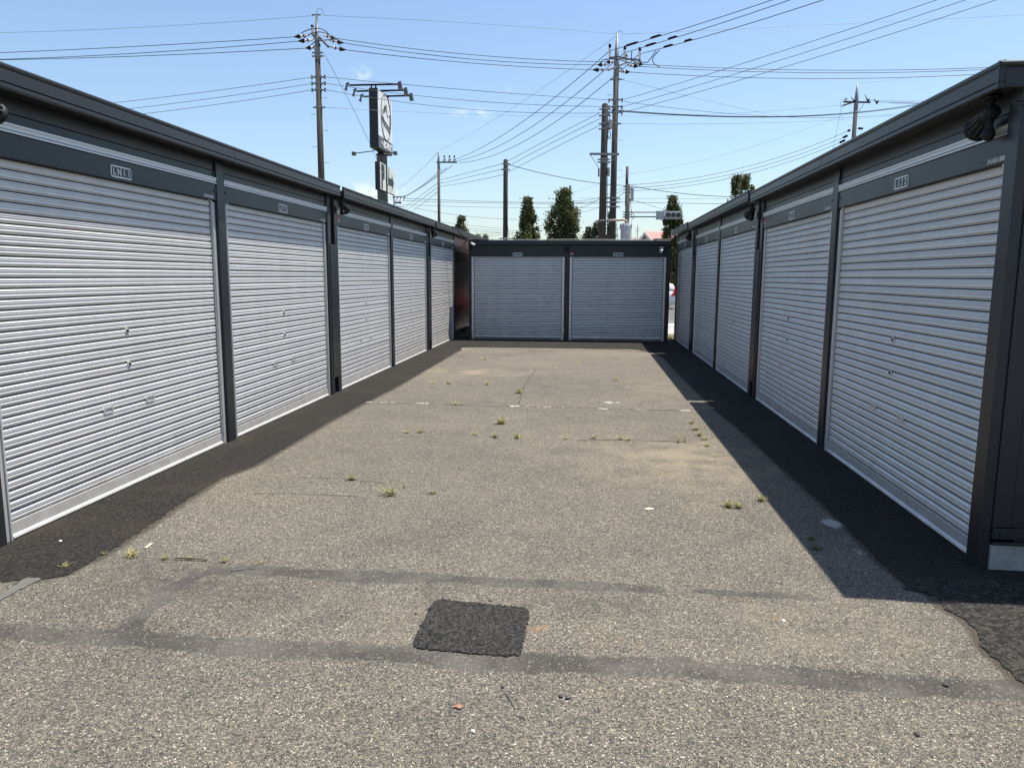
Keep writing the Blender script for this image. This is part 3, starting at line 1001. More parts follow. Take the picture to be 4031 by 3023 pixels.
DW = 2.38
P2 = [(0, .11), (2.62, 2.75), (5.26, 5.37)]
D2 = [(.175, 2.555), (2.815, 5.195)]
LA, LB, LC_ = 3.43, 8.93, 14.43
SL = R(90)
gLA = garage('dark grey garage block on the left nearest the camera, shutters LN11 and LN12', (XL, LA, 0), SL, 5.37, P2, D2, names=('LN11', 'LN12'), left_cap=True, joint=2.69)
gLB = garage('dark grey garage block in the middle of the left row, shutters LN13 and LN14', (XL, LB, 0), SL, 5.37, P2, D2, names=('LN13', 'LN14'), sticker=True, joint=2.69, cover=(-.19, .05))
gLC = garage('dark garage block at the far end of the left row, shutter LN15 and corrugated wall', (XL, LC_, 0), SL, 7.6, [(0, .11), (2.62, 2.73)], [D2[0]], names=('LN15',), joint=2.70, cover=(-.19, .05))
SR = R(-90)
gRA = garage('dark grey garage block on the right nearest the camera, shutters LS21 and LS22', (XR, 9.17, 0), SR, 5.37, P2, D2, names=('LS21', 'LS22'), zs=.976, right_cap=True, end_wall=True, sticker=True, joint=2.69, cover=(-.17, .05))
gRB = garage('dark grey garage block in the middle of the right row, shutters LS19 and LS20', (XR, 14.68, 0), SR, 5.37, P2, D2, names=('LS19', 'LS20'), zs=.99, joint=2.69, cover=(-.20, .05))
gRC = garage('dark grey garage block at the far end of the right row, single shutter LS18', (XR, 17.62, 0), SR, 2.73, [(0, .11), (2.62, 2.73)], [D2[0]], names=('LS18',), left_cap=True)

# corrugated wall of the far left block
q = MB()
xx = 2.75; pts = []
while xx < 7.5:
    pts += [(xx, -.008), (xx + .055, -.008), (xx + .072, .012), (xx + .108, .012)]
    xx += .125
n_ = len(pts)
q.add([(a, b_, .20) for a, b_ in pts] + [(a, b_, 2.03) for a, b_ in pts], [(i, i + 1, i + 1 + n_, i + n_) for i in range(n_ - 1)])
q.build('corrugated_panel', 'dark_gloss', gLC)
MB().box(2.735, 7.55, -.010, .05, 2.032, 2.395).build('upper_panel', 'dark_gloss', gLC, False, .003)
MB().box(2.735, 7.55, -.016, .06, .165, .198).build('base_rail', 'dark', gLC, False, .003)
MB().box(2.74, 7.55, .004, .12, -.02, .163).build('foundation', 'concrete', gLC, False, .006)
# near end wall of the right block
q = MB()
ys = -.0118; L = 5.37
while ys < 5.0:
    q.box(L - .01, L + .008, ys, min(ys + .088, 5.1), .225, 2.39)
    q.box(L - .01, L + .002, ys + .091, min(ys + .388, 5.1), .225, 2.39)
    ys += .391
q.build('end_panel', 'dark', gRA, False, .003)
MB().box(L - .02, L + .016, -.0115, 5.1, .165, .222).build('base_rail', 'dark', gRA, False, .003)
MB().box(L - .02, L + .024, -.0115, 5.1, .135, .150).build('flashing', 'dark', gRA, False, .003)
MB().box(L - .10, L + .014, -.0115, 5.1, -.02, .134).build('foundation', 'concrete', gRA, False, .006)
for y_ in (-.038, .03, .33, .63):
    place('bolt', BOLT, gRA, 0, (L + (.0 if y_ < 0 else .016), y_, .19), (0, 0, R(90)))

# end block LC
gC = empty('garage_block', (0, 17.05, 0))
tag(gC, 'dark grey garage block closing the far end, shutters LC16 and LC17', 'garage', 'silver-shuttered garage blocks')
DC = 3.2
CX0, CX1 = -2.75, 1.80
MB().box(CX0, CX0 + .03, .1, DC, .02, 2.17).box(CX1 - .03, CX1, .1, DC, .02, 2.17).box(CX0 + .03, CX1 - .03, DC - .03, DC, .02, 2.17).build('wall', 'dark', gC)
rfC = MB().box(CX0 + .03, CX1 - .03, -.08, DC + .05, 2.17, 2.235).build('roof', 'dark', gC)
MB().prism([(-.10, 2.154), (-.112, 2.160), (-.112, 2.245), (-.10, 2.262), (-.07, 2.262), (-.07, 2.154)], CX0 + .045, CX1 - .02).build('fascia', 'dark', rfC, False, .003)
MB().box(CX0 + .045, CX1 - .02, -.07, .02, 2.158, 2.168).build('soffit', 'dark', rfC)
for a, c in ((CX0, -2.695), (-.555, -.44), (1.705, CX1)):
    MB().box(a, c, -.04, .1, -.02, 2.156).build('post', 'dark', gC, False, .005)
MB().box(-2.693, -.557, -.03, .01, 1.89, 2.156).build('header_panel', 'dark', gC, False, .003)
MB().box(-.438, 1.703, -.03, .01, 1.89, 2.156).build('header_panel', 'dark', gC, False, .003)
MB().box(CX0 + .06, CX1 - .06, .0, .1, -.02, .05).build('threshold', 'concrete', gC)
for a, c, nm, lx in ((-2.635, -.615, 'LC16', -1.61), (-.385, 1.655, 'LC17', .645)):
    shutter(gC, a, c, .052, 1.885, 0, lx, True)
    for x_ in (a - .056, c + .003):
        MB().box(x_, x_ + .052, -.022, .012, .0, 1.885).box(x_ + .02, x_ + .03, -.030, -.0222, .0, 1.885).build('guide_rail', 'rail', gC, False, .002)
    number_plate(gC, nm, lx + (-.02 if nm == 'LC16' else -.005), 1.945, -.030)
s_ = MB().box(-.435, -.37, -.0325, -.0295, 1.965, 2.005).build('security_sticker', 'red', gC)
MB().box(-.435, -.37, -.0325, -.0295, 1.935, 1.964).build('sticker_caption', 'greytag', s_)


def cable_pts(pts, n=8):
    """smooth Catmull-Rom through pts"""
    P = [Vector(p) for p in pts]
    P = [P[0]] + P + [P[-1]]
    out = []
    for i in range(1, len(P) - 2):
        for j in range(n):
            t = j / n
            a, b_, c, d = P[i - 1], P[i], P[i + 1], P[i + 2]
            out.append(.5 * ((2 * b_) + (c - a) * t + (2 * a - 5 * b_ + 4 * c - d) * t * t + (3 * b_ - a - 3 * c + d) * t ** 3))
    out.append(P[-2])
    return out


# cables, cctv, lamps on the end block
q = MB().tube([(CX0 + .1, 16.96, 2.278), (-1.5, 16.96, 2.272), (-.3, 16.96, 2.278), (.9, 16.96, 2.272), (CX1 - .25, 16.96, 2.280)], .006, 6)
cab = q.build('roof_cable', 'palecable')
tag(cab, 'pale green cable clipped along the roof edge of the end garages', 'cable')
for x in (-2.2, -1.55, -.95, -.3, .35, 1.0, 1.45):
    MB().box(x - .012, x + .012, 16.945, 16.975, 2.262, 2.284).build('clip', 'white', cab)
q = MB().tube(cable_pts([(-2.96, 16.1, 2.50), (-2.93, 16.35, 2.50), (-2.88, 16.6, 2.40), (-2.78, 16.85, 2.28), (-2.70, 16.92, 2.275), (-2.62, 16.94, 2.285), (-2.3, 16.95, 2.28)]), .011, 8)
q.tube(cable_pts([(-2.70, 16.93, 2.27), (-2.80, 16.92, 2.24), (-2.85, 16.92, 2.15), (-2.82, 16.93, 2.06), (-2.74, 16.95, 2.03), (-2.68, 16.96, 2.08)]), .009, 8)
tag(q.build('black_cable', 'wire', None, True), 'black looped cable dropping from the left roof to the end garage', 'cable')
q = MB().tube(cable_pts([(1.895, 17.45, 2.50), (1.84, 17.3, 2.50), (1.82, 17.2, 2.40), (1.80, 17.05, 2.30), (1.70, 16.98, 2.28), (1.4, 16.96, 2.28)]), .010, 8)
q.tube(cable_pts([(1.76, 16.98, 2.28), (1.86, 16.98, 2.26), (1.91, 16.98, 2.19), (1.88, 16.98, 2.13), (1.78, 16.98, 2.11), (1.70, 16.98, 2.10)]), .009, 8)
tag(q.build('black_cable', 'wire', None, True), 'black looped cable between the end garage and the right roof', 'cable')
for nm, x0, x1 in (('left', -2.70, -2.52), ('right', 1.42, 1.62)):
    o = MB().box(x0, x1, 16.98, 17.06, 2.263, 2.30).build('junction_box', 'black', None, False, .006)
    tag(o, 'flat black junction box on the %s end of the end garage roof' % nm, 'box', 'junction boxes on the end garage roof')
cc = empty('security_camera', (-2.66, 16.92, 2.17))
tag(cc, 'white bullet security camera at the left corner of the end garages', 'camera')
MB().tube([(-.03, .02, .025), (.075, -.06, -.035)], .026, 14).build('camera_body', 'white', cc, True)
MB().tube([(.074, -.059, -.0345), (.082, -.065, -.039)], .022, 14).build('lens', 'black', cc)
MB().tube([(-.04, .06, -.02), (0, 0, .0)], .012, 8).build('bracket', 'black', cc)
MB().box(-.08, -.02, .02, .075, -.09, .06).build('mount', 'black', cc, False, .004)
o = MB().box(-.545, -.47, -.115, -.041, 1.99, 2.12).build('motion_sensor', 'black', None, False, .02, loc=(0, 17.05, 0))
tag(o, 'small black sensor box between shutters LC16 and LC17', 'sensor')
fl = empty('spotlight', (1.62, 16.97, 2.06))
tag(fl, 'small chrome spotlight with grey back plate at the right of LC17', 'spotlight')
MB().box(-.07, .035, .045, .05, -.02, .06).build('back_plate', 'greytag', fl)
MB().tube([(.0, -.02, 0), (-.045, -.075, -.05)], [.022, .038], 14).build('lamp_head', 'trim', fl, True)
MB().tube([(-.0455, -.076, -.0505), (-.049, -.080, -.0545)], [.036, .034], 14).build('lens', 'white', fl)
MB().tube([(.0, -.02, 0), (.04, .0, .03), (.055, .03, .05)], .014, 8).build('bracket', 'black', fl)
MB().tube([(.03, .0, -.05), (.03, .045, -.05)], .03, 10).build('sensor', 'black', fl)


def sensor_light(loc, rz, label):
    """black twin-purpose lamp: finned head, neck, sensor ball, mount under the eave.  Head points along local +x, down."""
    s = empty('sensor_light', loc, rz)
    tag(s, label, 'lamp', 'black sensor lights under the eaves')
    MB().box(-.045, .045, -.035, .035, .085, .105).build('mount', 'black', s, False, .006)
    MB().tube([(0, 0, .09), (0, 0, .05), (-.01, 0, .03)], .016, 10).build('bracket', 'black', s)
    ax = Vector((.92, 0, -.39)).normalized()
    o_ = Vector((-.01, 0, .025))
    P_ = lambda t: o_ + ax * t
    MB().tube([P_(-.03), P_(-.02), P_(.035), P_(.05)], [.026, .036, .036, .03], 16).build('lamp_body', 'black', s, True)
    MB().tube([P_(.045), P_(.05), P_(.125)], [.028, .034, .050], 16).build('lamp_head', 'black', s)
    MB().tube([P_(.122), P_(.15), P_(.158)], [.060, .062, .055], 20).build('lamp_ring', 'black', s, True)
    MB().tube([P_(.1585), P_(.1595)], [.05, .05], 16).build('lens', 'greytag', s)
    side = Vector((0, 1, 0)); up = ax.cross(side).normalized()
    fn = MB()
    for k in range(12):
        a = 2 * math.pi * k / 12
        d = side * math.cos(a) + up * math.sin(a); t = ax.cross(d) * .0012
        p0, p1, p2, p3 = P_(.05) + d * .03, P_(.125) + d * .045, P_(.125) + d * .060, P_(.052) + d * .042
        fn.add([p0 - t, p1 - t, p2 - t, p3 - t, p0 + t, p1 + t, p2 + t, p3 + t], [(0, 1, 2, 3), (7, 6, 5, 4), (3, 2, 6, 7), (0, 4, 5, 1)])
    fn.build('cooling_fins', 'signgrey', s)
    MB().tube([(-.01, 0, .01), (.0, 0, -.03), (.0, 0, -.055)], [.02, .018, .022], 10).build('sensor_neck', 'black', s, True)
    MB().ball((.0, 0, -.075), .032, 14).build('sensor_ball', 'black', s, True)
    MB().tube(cable_pts([(-.03, .03, .08), (-.06, .03, .03), (-.05, .03, -.02), (-.03, .02, 0)]), .004, 6).build('lead', 'black', s)
    return s


# lamp head points along the row to the far end (world +Y)
sensor_light((XL + .12, 3.52, 2.283), R(90), 'black sensor light at the left picture edge above shutter LN11')
sensor_light((XL + .13, 8.985, 2.283), R(90), 'black sensor light at the joint between shutters LN12 and LN13')
sensor_light((XL + .13, 14.33, 2.283), R(90), 'black sensor light at the joint between shutters LN14 and LN15')
sensor_light((XR - .11, 3.99, 2.225), R(90), 'black sensor light at the near corner above shutter LS22')
sensor_light((XR - .12, 9.33, 2.228), R(90), 'black sensor light at the joint between shutters LS20 and LS21')
sensor_light((XR - .12, 14.90, 2.250), R(90), 'black sensor light at the joint between shutters LS18 and LS19')
q = MB().tube(cable_pts([(1.97, 3.84, 2.27), (1.99, 3.78, 2.25), (2.1, 3.765, 2.27), (2.3, 3.76, 2.30)]), .008, 8)
tag(q.build('conduit', 'wire', None, True), 'black conduit under the near corner eave of the right garages', 'cable')
o = MB().ball((2.28, 4.35, 2.40), .22, 20, .55).build('roof_ventilator', 'black', None, True)
tag(o, 'dark domed cap on the near right garage roof', 'vent')

# ------------------------------------------------------------------ utility poles and wires
def P3(k, Y):
    return at(k[0], k[1], Y)


STEP = MB().tube([(0, 0, 0), (.22, 0, 0)], .011, 6).tube([(.21, 0, -.02), (.21, 0, .03)], .011, 6).mesh('step_bolt', 'galv')


def pole(name, label, base, ztop, r0, r1, mat='polecon', group='utility poles', cap=True, splice=None):
    p = empty(name, (base[0], base[1], gz(base[1])))
    tag(p, label, 'utility pole', group)
    h = ztop - gz(base[1])
    q = MB()
    if splice:
        hs = splice - gz(base[1])
        q.tube([(0, 0, -.3), (0, 0, hs)], [r0, r1], 16)
        q.build('shaft', mat, p, True)
        MB().tube([(0, 0, hs - .6), (0, 0, hs + .1), (0, 0, h)], [r1 + .012, r1 + .004, .045], 12).build('top_extension', 'galv', p, True)
    else:
        q.tube([(0, 0, -.3), (0, 0, h - .06), (0, 0, h)], [r0, r1, r1 * .6], 16)
        q.build('shaft', mat, p, True)
    return p


def xz(p, world):
    """world point to pole local"""
    return Vector(world) - p.location


def band(p, z, r, n=1):
    zz = z - p.location.z
    MB().tube([(0, 0, zz - .04), (0, 0, zz + .04)], r, 14).box(r - .01, r + .12, -.03, .03, zz - .03, zz + .03).box(-r - .12, -r + .01, -.03, .03, zz - .03, zz + .03).build('band', 'galv', p)


def steps(p, z0, z1, r, dz=.9):
    z = z0; k = 0
    while z < z1:
        place('step_bolt', STEP, p, 0, (r if k % 2 == 0 else -r, 0, z - p.location.z), (0, 0, 0 if k % 2 == 0 else math.pi))
        z += dz / 2; k += 1


def strain(p, a, b_):
    """string of discs from a (arm) to b_ (wire end, under a black cover); world points"""
    a, b_ = xz(p, a), xz(p, b_)
    d = b_ - a
    q = MB(); L_ = d.length
    for t0, t1, r in ((.12, .2, .05), (.26, .34, .07), (.40, .46, .05), (.52, .58, .06)):
        q.tube([a + d * t0, a + d * t1], r, 10)
    s_ = q.build('strain_insulator', 'porcelain', p, True)
    MB().tube([a, a + d * .62], .02, 6).build('rod', 'galv', s_)
    MB().tube([a + d * .34, a + d * .40], .075, 10).build('shed', 'black', s_)
    MB().tube([a + d * .60, a + d * .66, a + d], [.04, .115, .025], 10).build('cover', 'black', s_, True)


def post_ins(p, c, h=.42):
    c = xz(p, c)
    q = MB().tube([c, c + Vector((0, 0, h * .25)), c + Vector((0, 0, h * .3)), c + Vector((0, 0, h * .6)), c + Vector((0, 0, h * .72))], [.03, .05, .075, .075, .05], 10)
    s_ = q.build('post_insulator', 'porcelain', p, True)
    MB().tube([c + Vector((0, 0, h * .72)), c + Vector((0, 0, h))], [.075, .065], 10).build('cover', 'black', s_, True)


def spool(p, c):
    c = xz(p, c)
    MB().tube([c - Vector((0, 0, .1)), c - Vector((0, 0, .07)), c - Vector((0, 0, .02)), c + Vector((0, 0, .02)), c + Vector((0, 0, .07)), c + Vector((0, 0, .1))], [.02, .06, .03, .03, .06, .02], 8).build('spool_insulator', 'galv', p, True)


def jumper(p, pts, r=.022):
    MB().tube(cable_pts([xz(p, w) for w in pts]), r, 6).build('jumper_wire', 'wire', p, True)


def clamp(p, a, b_, r=.06):
    MB().tube([Vector(a).lerp(Vector(b_), t) for t in (0, .15, .5, .85, 1)], [r * .4, r, r * .9, r, r * .4], 8).build('wire_sleeve', 'black', p, True)


WIRES = []


def wire(label, p0, p1, p2, r=.018, mat='wire', group=None, n=28, cat='wire'):
    """parabola through three world points (p1 anywhere between)"""
    p0, p1, p2 = Vector(p0), Vector(p1), Vector(p2)
    D = (p2 - p0); Dh = Vector((D.x, D.y, 0)); t1 = Vector((p1.x - p0.x, p1.y - p0.y, 0)).dot(Dh) / Dh.length_squared
    t1 = min(.9, max(.1, t1))
    zl = p0.z + D.z * t1
    k = (p1.z - zl) / (t1 * (1 - t1))
    pts = []
    for i in range(n + 1):
        t = i / n
        p = p0 + D * t; p.z += k * t * (1 - t); pts.append(p)
    q = MB().tube(pts, r * .8, 5)
    nm = 'overhead_wire'
    o = q.build(nm, mat, None, True)
    tag(o, label, cat, group)
    return o


YA, YB, YC2, YD, YE, YF, YG, YS = 37., 40., 38., 46., 70., 130., 58., 55.
# pole A (left)
tA = P3(k2(565, 130), YA); bA = P3(k2(578, 1500), YA)
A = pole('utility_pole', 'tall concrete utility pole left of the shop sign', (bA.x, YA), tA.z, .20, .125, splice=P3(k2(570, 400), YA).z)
A.location.x = bA.x
axA = A.location.x


def arm(p, a, b_, t=.045, mat='brownmetal'):
    a, b_ = xz(p, a), xz(p, b_)
    d = (b_ - a).normalized(); s = d.cross(Vector((0, 0, 1))).normalized()
    q = MB()
    vs = []
    for c in (a, b_):
        for i, j in ((-1, -1), (1, -1), (1, 1), (-1, 1)):
            vs.append(c + s * t * i + Vector((0, 0, t * j)))
    q.add(vs, [(0, 1, 2, 3), (7, 6, 5, 4), (0, 4, 5, 1), (1, 5, 6, 2), (2, 6, 7, 3), (3, 7, 4, 0)])
    q.build('crossarm', mat, p)


# crossarm of A runs obliquely: from far left-back to near right
a0, a1 = P3(k2(500, 290), YA + .9), P3(k2(565, 395), YA - .2)
arm(A, a0, a1)
b0, b1 = P3(k2(540, 300), YA + .3), P3(k2(640, 405), YA - 1.0)
arm(A, b0, b1)
arm(A, P3(k2(497, 300), YA + .9), P3(k2(545, 300), YA + .4), .03, 'galv')
post_ins(A, P3(k2(502, 290), YA + .9), .4)
lefts = [((480, 305), (345, 320)), ((515, 345), (380, 357)), ((556, 405), (445, 417))]
rights = [((588, 306), (705, 333)), ((630, 345), (770, 372)), ((645, 405), (790, 432))]
LEFTW, RIGHTW = [], []
for (u, v) in lefts:
    strain(A, P3(k2(*u), YA), P3(k2(*v), YA + .1)); LEFTW.append(P3(k2(*v), YA + .1))
for (u, v) in rights:
    strain(A, P3(k2(*u), YA), P3(k2(*v), YA + .3)); RIGHTW.append(P3(k2(*v), YA + .3))
jumper(A, [P3(k2(400, 290), YA), P3(k2(470, 258), YA), P3(k2(555, 246), YA - .3), P3(k2(620, 275), YA), P3(k2(655, 315), YA + .2)])
jumper(A, [P3(k2(430, 330), YA), P3(k2(480, 295), YA), P3(k2(565, 278), YA - .3), P3(k2(640, 300), YA), P3(k2(725, 350), YA + .2)])
jumper(A, [P3(k2(490, 390), YA), P3(k2(530, 360), YA - .3), P3(k2(640, 345), YA - .2), P3(k2(710, 345), YA), P3(k2(740, 390), YA + .2)])
jumper(A, [P3(k2(530, 135), YA), P3(k2(545, 90), YA), P3(k2(566, 74), YA), P3(k2(583, 90), YA), P3(k2(600, 135), YA)], .010)
MB().box(-.22, .22, -.03, .03, -.03, .03).build('top_bracket', 'galv', A, loc=(0, 0, tA.z - A.location.z))
for cy_, rr in ((455, .16), (485, .17), (925, .20), (665, .19), (720, .19), (775, .19)): band(A, P3(k2(570, cy_), YA).z, rr)
steps(A, P3(k2(570, 1500), YA).z - 1, P3(k2(570, 840), YA).z, .19, 1.55)
for cy_ in (665, 720, 775):
    for sx in (-1, 1): spool(A, (axA + sx * .33, YA, P3(k2(570, cy_), YA).z))
# pole B
tB = P3(k3(952, 290), YB); bB = P3(k7(895, 745), YB)
B = pole('utility_pole', 'tall utility pole behind the thick pole, carrying crossarms of insulators', (bB.x, YB), tB.z, .20, .13, splice=P3(k3(940, 560), YB).z)
axB = B.location.x
arm(B, P3(k3(870, 496), YB + .5), P3(k3(1140, 520), YB - .2), .045, 'galv')
arm(B, P3(k3(862, 604), YB - .9), P3(k3(1020, 540), YB + 1.0), .05, 'galv')
INS = [(873, 490), (1002, 508), (1130, 520)]
INT = [(873, 440), (1002, 455), (1130, 466)]
for u in INS: post_ins(B, P3(k3(*u), YB + .1), .62)
post_ins(B, P3(k3(1014, 540), YB + .9), .4)
BL = [((925, 537), (845, 535)), ((868, 558), (770, 560)), ((855, 603), (730, 603))]
BR = [((1075, 545), (1158, 556)), ((1020, 563), (1118, 573)), ((955, 615), (1045, 622))]
BLW, BRW = [], []
for u, v in BL: strain(B, P3(k3(*u), YB), P3(k3(*v), YB + .1)); BLW.append(P3(k3(*v), YB + .1))
for u, v in BR: strain(B, P3(k3(*u), YB), P3(k3(*v), YB + .2)); BRW.append(P3(k3(*v), YB + .2))
jumper(B, [P3(k3(840, 520), YB), P3(k3(900, 495), YB), P3(k3(960, 488), YB - .2), P3(k3(1040, 510), YB), P3(k3(1110, 545), YB)])
jumper(B, [P3(k3(790, 545), YB), P3(k3(830, 515), YB), P3(k3(930, 512), YB - .2), P3(k3(1000, 530), YB), P3(k3(1090, 555), YB)])
jumper(B, [P3(k3(1270, 440), YB - 1.5), P3(k3(1228, 500), YB - 1.2), P3(k3(1190, 540), YB - .6), P3(k3(1120, 530), YB)])
jumper(B, [P3(k3(1300, 435), YB - 1.5), P3(k3(1245, 500), YB - 1.2), P3(k3(1255, 550), YB - .6), P3(k3(1300, 577), YB + .5)])
jumper(B, [P3(k3(1065, 440), YB - .8), P3(k3(1060, 480), YB - .6), P3(k3(1062, 525), YB)])
jumper(B, [P3(k3(930, 290), YB), P3(k3(950, 272), YB), P3(k3(970, 268), YB), P3(k3(984, 290), YB)], .01)
for cy_, rr in ((590, .17), (685, .18), (860, .19), (920, .19), (968, .19), (1065, .2)): band(B, P3(k3(935, cy_), YB).z, rr)
for cy_ in (865, 925, 975):
    for sx in (-1, 1): spool(B, (axB + sx * .33, YB, P3(k3(930, cy_), YB).z))
steps(B, P3(k7(895, 745), YB).z - 1, P3(k3(930, 640), YB).z, .19, 1.5)
for yy in (395, 430, 470): band(B, P3(k7(890, yy), YB).z, .235)
# pole C: thick, shorter
tC = P3(k3(833, 890), YC2); bC = P3(k7(808, 745), YC2)
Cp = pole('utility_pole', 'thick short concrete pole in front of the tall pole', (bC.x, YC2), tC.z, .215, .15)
axC = Cp.location.x
for cy_, rr in ((940, .165), (995, .17), (1065, .175), (1110, .175)): band(Cp, P3(k3(830, cy_), YC2).z, rr)
arm(Cp, P3(k7(700, 15), YC2 - .15), P3(k7(955, 17), YC2 - .15), .05, 'galv')
for a_, b_ in (((705, 20), (783, 140)), ((945, 25), (850, 110))):
    MB().tube([xz(Cp, P3(k7(*a_), YC2 - .12)), xz(Cp, P3(k7(*b_), YC2 - .12))], .016, 6).build('brace', 'galv', Cp)
for yy in (62, 85): band(Cp, P3(k7(825, yy), YC2).z, .195)
for j, yy in enumerate((148, 163, 178, 193, 205)):
    z_ = P3(k7(785, yy), YC2).z - Cp.location.z
    MB().tube([(-.19, -.05, z_), (-.28, -.05, z_)], [.03, .05], 8).build('cable_clip', 'galv', Cp)
MB().box(.17, .36, -.16, .12, P3(k3(870, 1110), YC2).z - Cp.location.z, P3(k3(870, 1030), YC2).z - Cp.location.z).build('equipment_box', 'boxwhite', Cp, False, .04)
MB().box(.17, .31, -.15, .10, P3(k7(860, 205), YC2).z - Cp.location.z, P3(k7(860, 130), YC2).z - Cp.location.z).build('equipment_box', 'boxwhite', Cp, False, .04)
jumper(Cp, [P3(k3(868, 940), YC2), P3(k3(872, 1020), YC2 - .2), P3(k3(862, 1090), YC2 - .2), P3(k3(860, 1170), YC2 - .2), P3(k3(872, 1197), YC2 - .2), P3(k3(882, 1160), YC2 - .2), P3(k3(866, 1110), YC2 - .2)], .018)
jumper(Cp, [P3(k3(862, 1130), YC2 - .2), P3(k3(850, 1280), YC2 - .2), P3(k7(858, 100), YC2 - .2), P3(k7(852, 400), YC2 - .2), P3(k7(852, 745), YC2 - .2)], .016)
z_ = P3(k7(820, 590), YC2).z
band(Cp, z_, .235)
# conduit to the white cabinet
pipe = [P3(k7(770, 588), YC2 - .25), P3(k7(880, 586), YC2 - .25)]
MB().tube([xz(Cp, w) for w in pipe], .04, 8).build('pipe_clamp', 'galv', Cp)
q = MB().tube(cable_pts([P3(k7(875, 585), YC2 - .25), P3(k7(960, 583), YC2 - .2), P3(k7(1005, 584), YC2 - .2), P3(k7(1022, 596), YC2 - .2), P3(k7(1025, 625), YC2 - .2)], 5), .055, 10)
cabn = empty('equipment_cabinet', (P3(k7(1010, 700), YC2 - .2).x, YC2 - .2, gz(YC2)))
tag(cabn, 'pale grey angular cabinet with bent pipe rising behind the end garages', 'cabinet')
for v_i, v_ in enumerate(q.v): q.v[v_i] = tuple(Vector(v_) - cabn.location)
q.build('pipe', 'rustpipe', cabn, True)
ztc = P3(k7(1010, 612), YC2 - .2).z - cabn.location.z
ring = []
for k in range(8):
    a_ = 2 * math.pi * (k + .5) / 8; ring.append((.27 * math.cos(a_), .24 * math.sin(a_)))
q = MB()
vs = [(x, y, 0) for x, y in ring] + [(x, y, ztc - .12) for x, y in ring] + [(x * .8, y * .8, ztc) for x, y in ring]
q.add(vs, [(i, (i + 1) % 8, (i + 1) % 8 + 8, i + 8) for i in range(8)] + [(i + 8, (i + 1) % 8 + 8, (i + 1) % 8 + 16, i + 16) for i in range(8)] + [tuple(range(16, 24))])
q.build('casing', 'boxwhite', cabn, False, .01)
zl_ = P3(k7(1015, 694), YC2).z - cabn.location.z
MB().box(-.02, .13, -.246, -.23, zl_ - .05, zl_ + .05).build('caution_label', 'signcream', cabn)
for sx in (-1, 1): MB().box(sx * .27 - .03, sx * .27 + .03, -.05, .05, zl_ + .2, zl_ + .42).build('lug', 'boxwhite', cabn)

# other poles
tD = P3(k6(2160, 60), YD)
Dp = pole('utility_pole', 'plain round-topped concrete pole left of the two street trees', (P3(k6(2160, 700), YD).x, YD), tD.z, .17, .135)
for yy in (100, 150): band(Dp, P3(k6(2160, yy), YD).z, .15)
MB().tube([(-.35, -.2, 0), (.35, -.2, 0), (1.0, -.2, 0)], .035, 8).build('pipe', 'galv', Dp, loc=(0, 0, P3(k6(2160, 742), YD).z - Dp.location.z))
jumper(Dp, [P3(k6(2176, 110), YD), P3(k6(2180, 400), YD), P3(k6(2178, 600), YD), P3(k6(2195, 745), YD)], .014)
tE = P3(k2(1588, 1292), YE)
Ep = pole('utility_pole', 'distant brown utility pole with one-sided crossarm right of the shop sign', (P3(k6(1590, 500), YE).x, YE), tE.z, .17, .12, 'brownmetal', splice=P3(k2(1588, 1400), YE).z)
arm(Ep, P3(k2(1568, 1397), YE), P3(k2(1745, 1397), YE), .06)
for xx_ in (1635, 1680, 1722):
    post_ins(Ep, P3(k2(xx_, 1395), YE), .6)
    jumper(Ep, [P3(k2(xx_ - 10, 1395), YE), P3(k2(xx_ - 4, 1370), YE), P3(k2(xx_ + 8, 1368), YE), P3(k2(xx_ + 14, 1392), YE)], .03)
steps(Ep, P3(k6(1590, 600), YE).z, P3(k6(1590, 170), YE).z, .15, 1.8)
tF = P3(k6(1203, 325), YF)
Fp = pole('utility_pole', 'farthest small utility pole just above the left garage roof', (P3(k6(1203, 440), YF).x, YF), tF.z, .17, .11, 'brownmetal', splice=P3(k6(1203, 370), YF).z)
arm(Fp, P3(k6(1195, 383), YF), P3(k6(1300, 380), YF), .07)
for xx_ in (1235, 1265, 1296):
    jumper(Fp, [P3(k6(xx_ - 4, 400), YF), P3(k6(xx_, 382), YF), P3(k6(xx_ - 14, 420), YF)], .06)
for xx_ in (1225, 1245, 1262):
    clamp(Fp, xz(Fp, P3(k6(xx_ - 12, 425), YF)), xz(Fp, P3(k6(xx_ + 4, 440), YF)), .16)
arm(Fp, P3(k6(1195, 463), YF), P3(k6(1285, 468), YF), .05)
tG = P3(k4(785, 715), YG)
Gp = pole('utility_pole', 'utility pole with crossarm above the right garage roof', (P3(k4(745, 1170), YG).x, YG), tG.z, .20, .14, splice=P3(k4(768, 870), YG).z)
arm(Gp, P3(k4(655, 878), YG + .3), P3(k4(890, 882), YG - .3), .055)
arm(Gp, P3(k4(650, 910), YG - .8), P3(k4(740, 880), YG + .5), .05)
for u, v in (((720, 838), (745, 868)), ((842, 815), (858, 860)), ((915, 850), (935, 878))):
    MB().tube([xz(Gp, P3(k4(*u), YG)), xz(Gp, P3(k4(*v), YG)), xz(Gp, P3(k4(v[0] + 15, v[1] + 5), YG))], [.02, .05, .17], 8).build('cutout', 'black', Gp, True)
MB().tube([xz(Gp, P3(k4(678, 845), YG)), xz(Gp, P3(k4(678, 865), YG))], .10, 8).build('arrester', 'porcelain', Gp)
for u, v in (((780, 970), (830, 895)),): MB().tube([xz(Gp, P3(k4(*u), YG)), xz(Gp, P3(k4(*v), YG))], .02, 6).build('brace', 'galv', Gp)
jumper(Gp, [P3(k4(672, 850), YG), P3(k4(640, 870), YG), P3(k4(628, 900), YG), P3(k4(640, 925), YG)], .014)
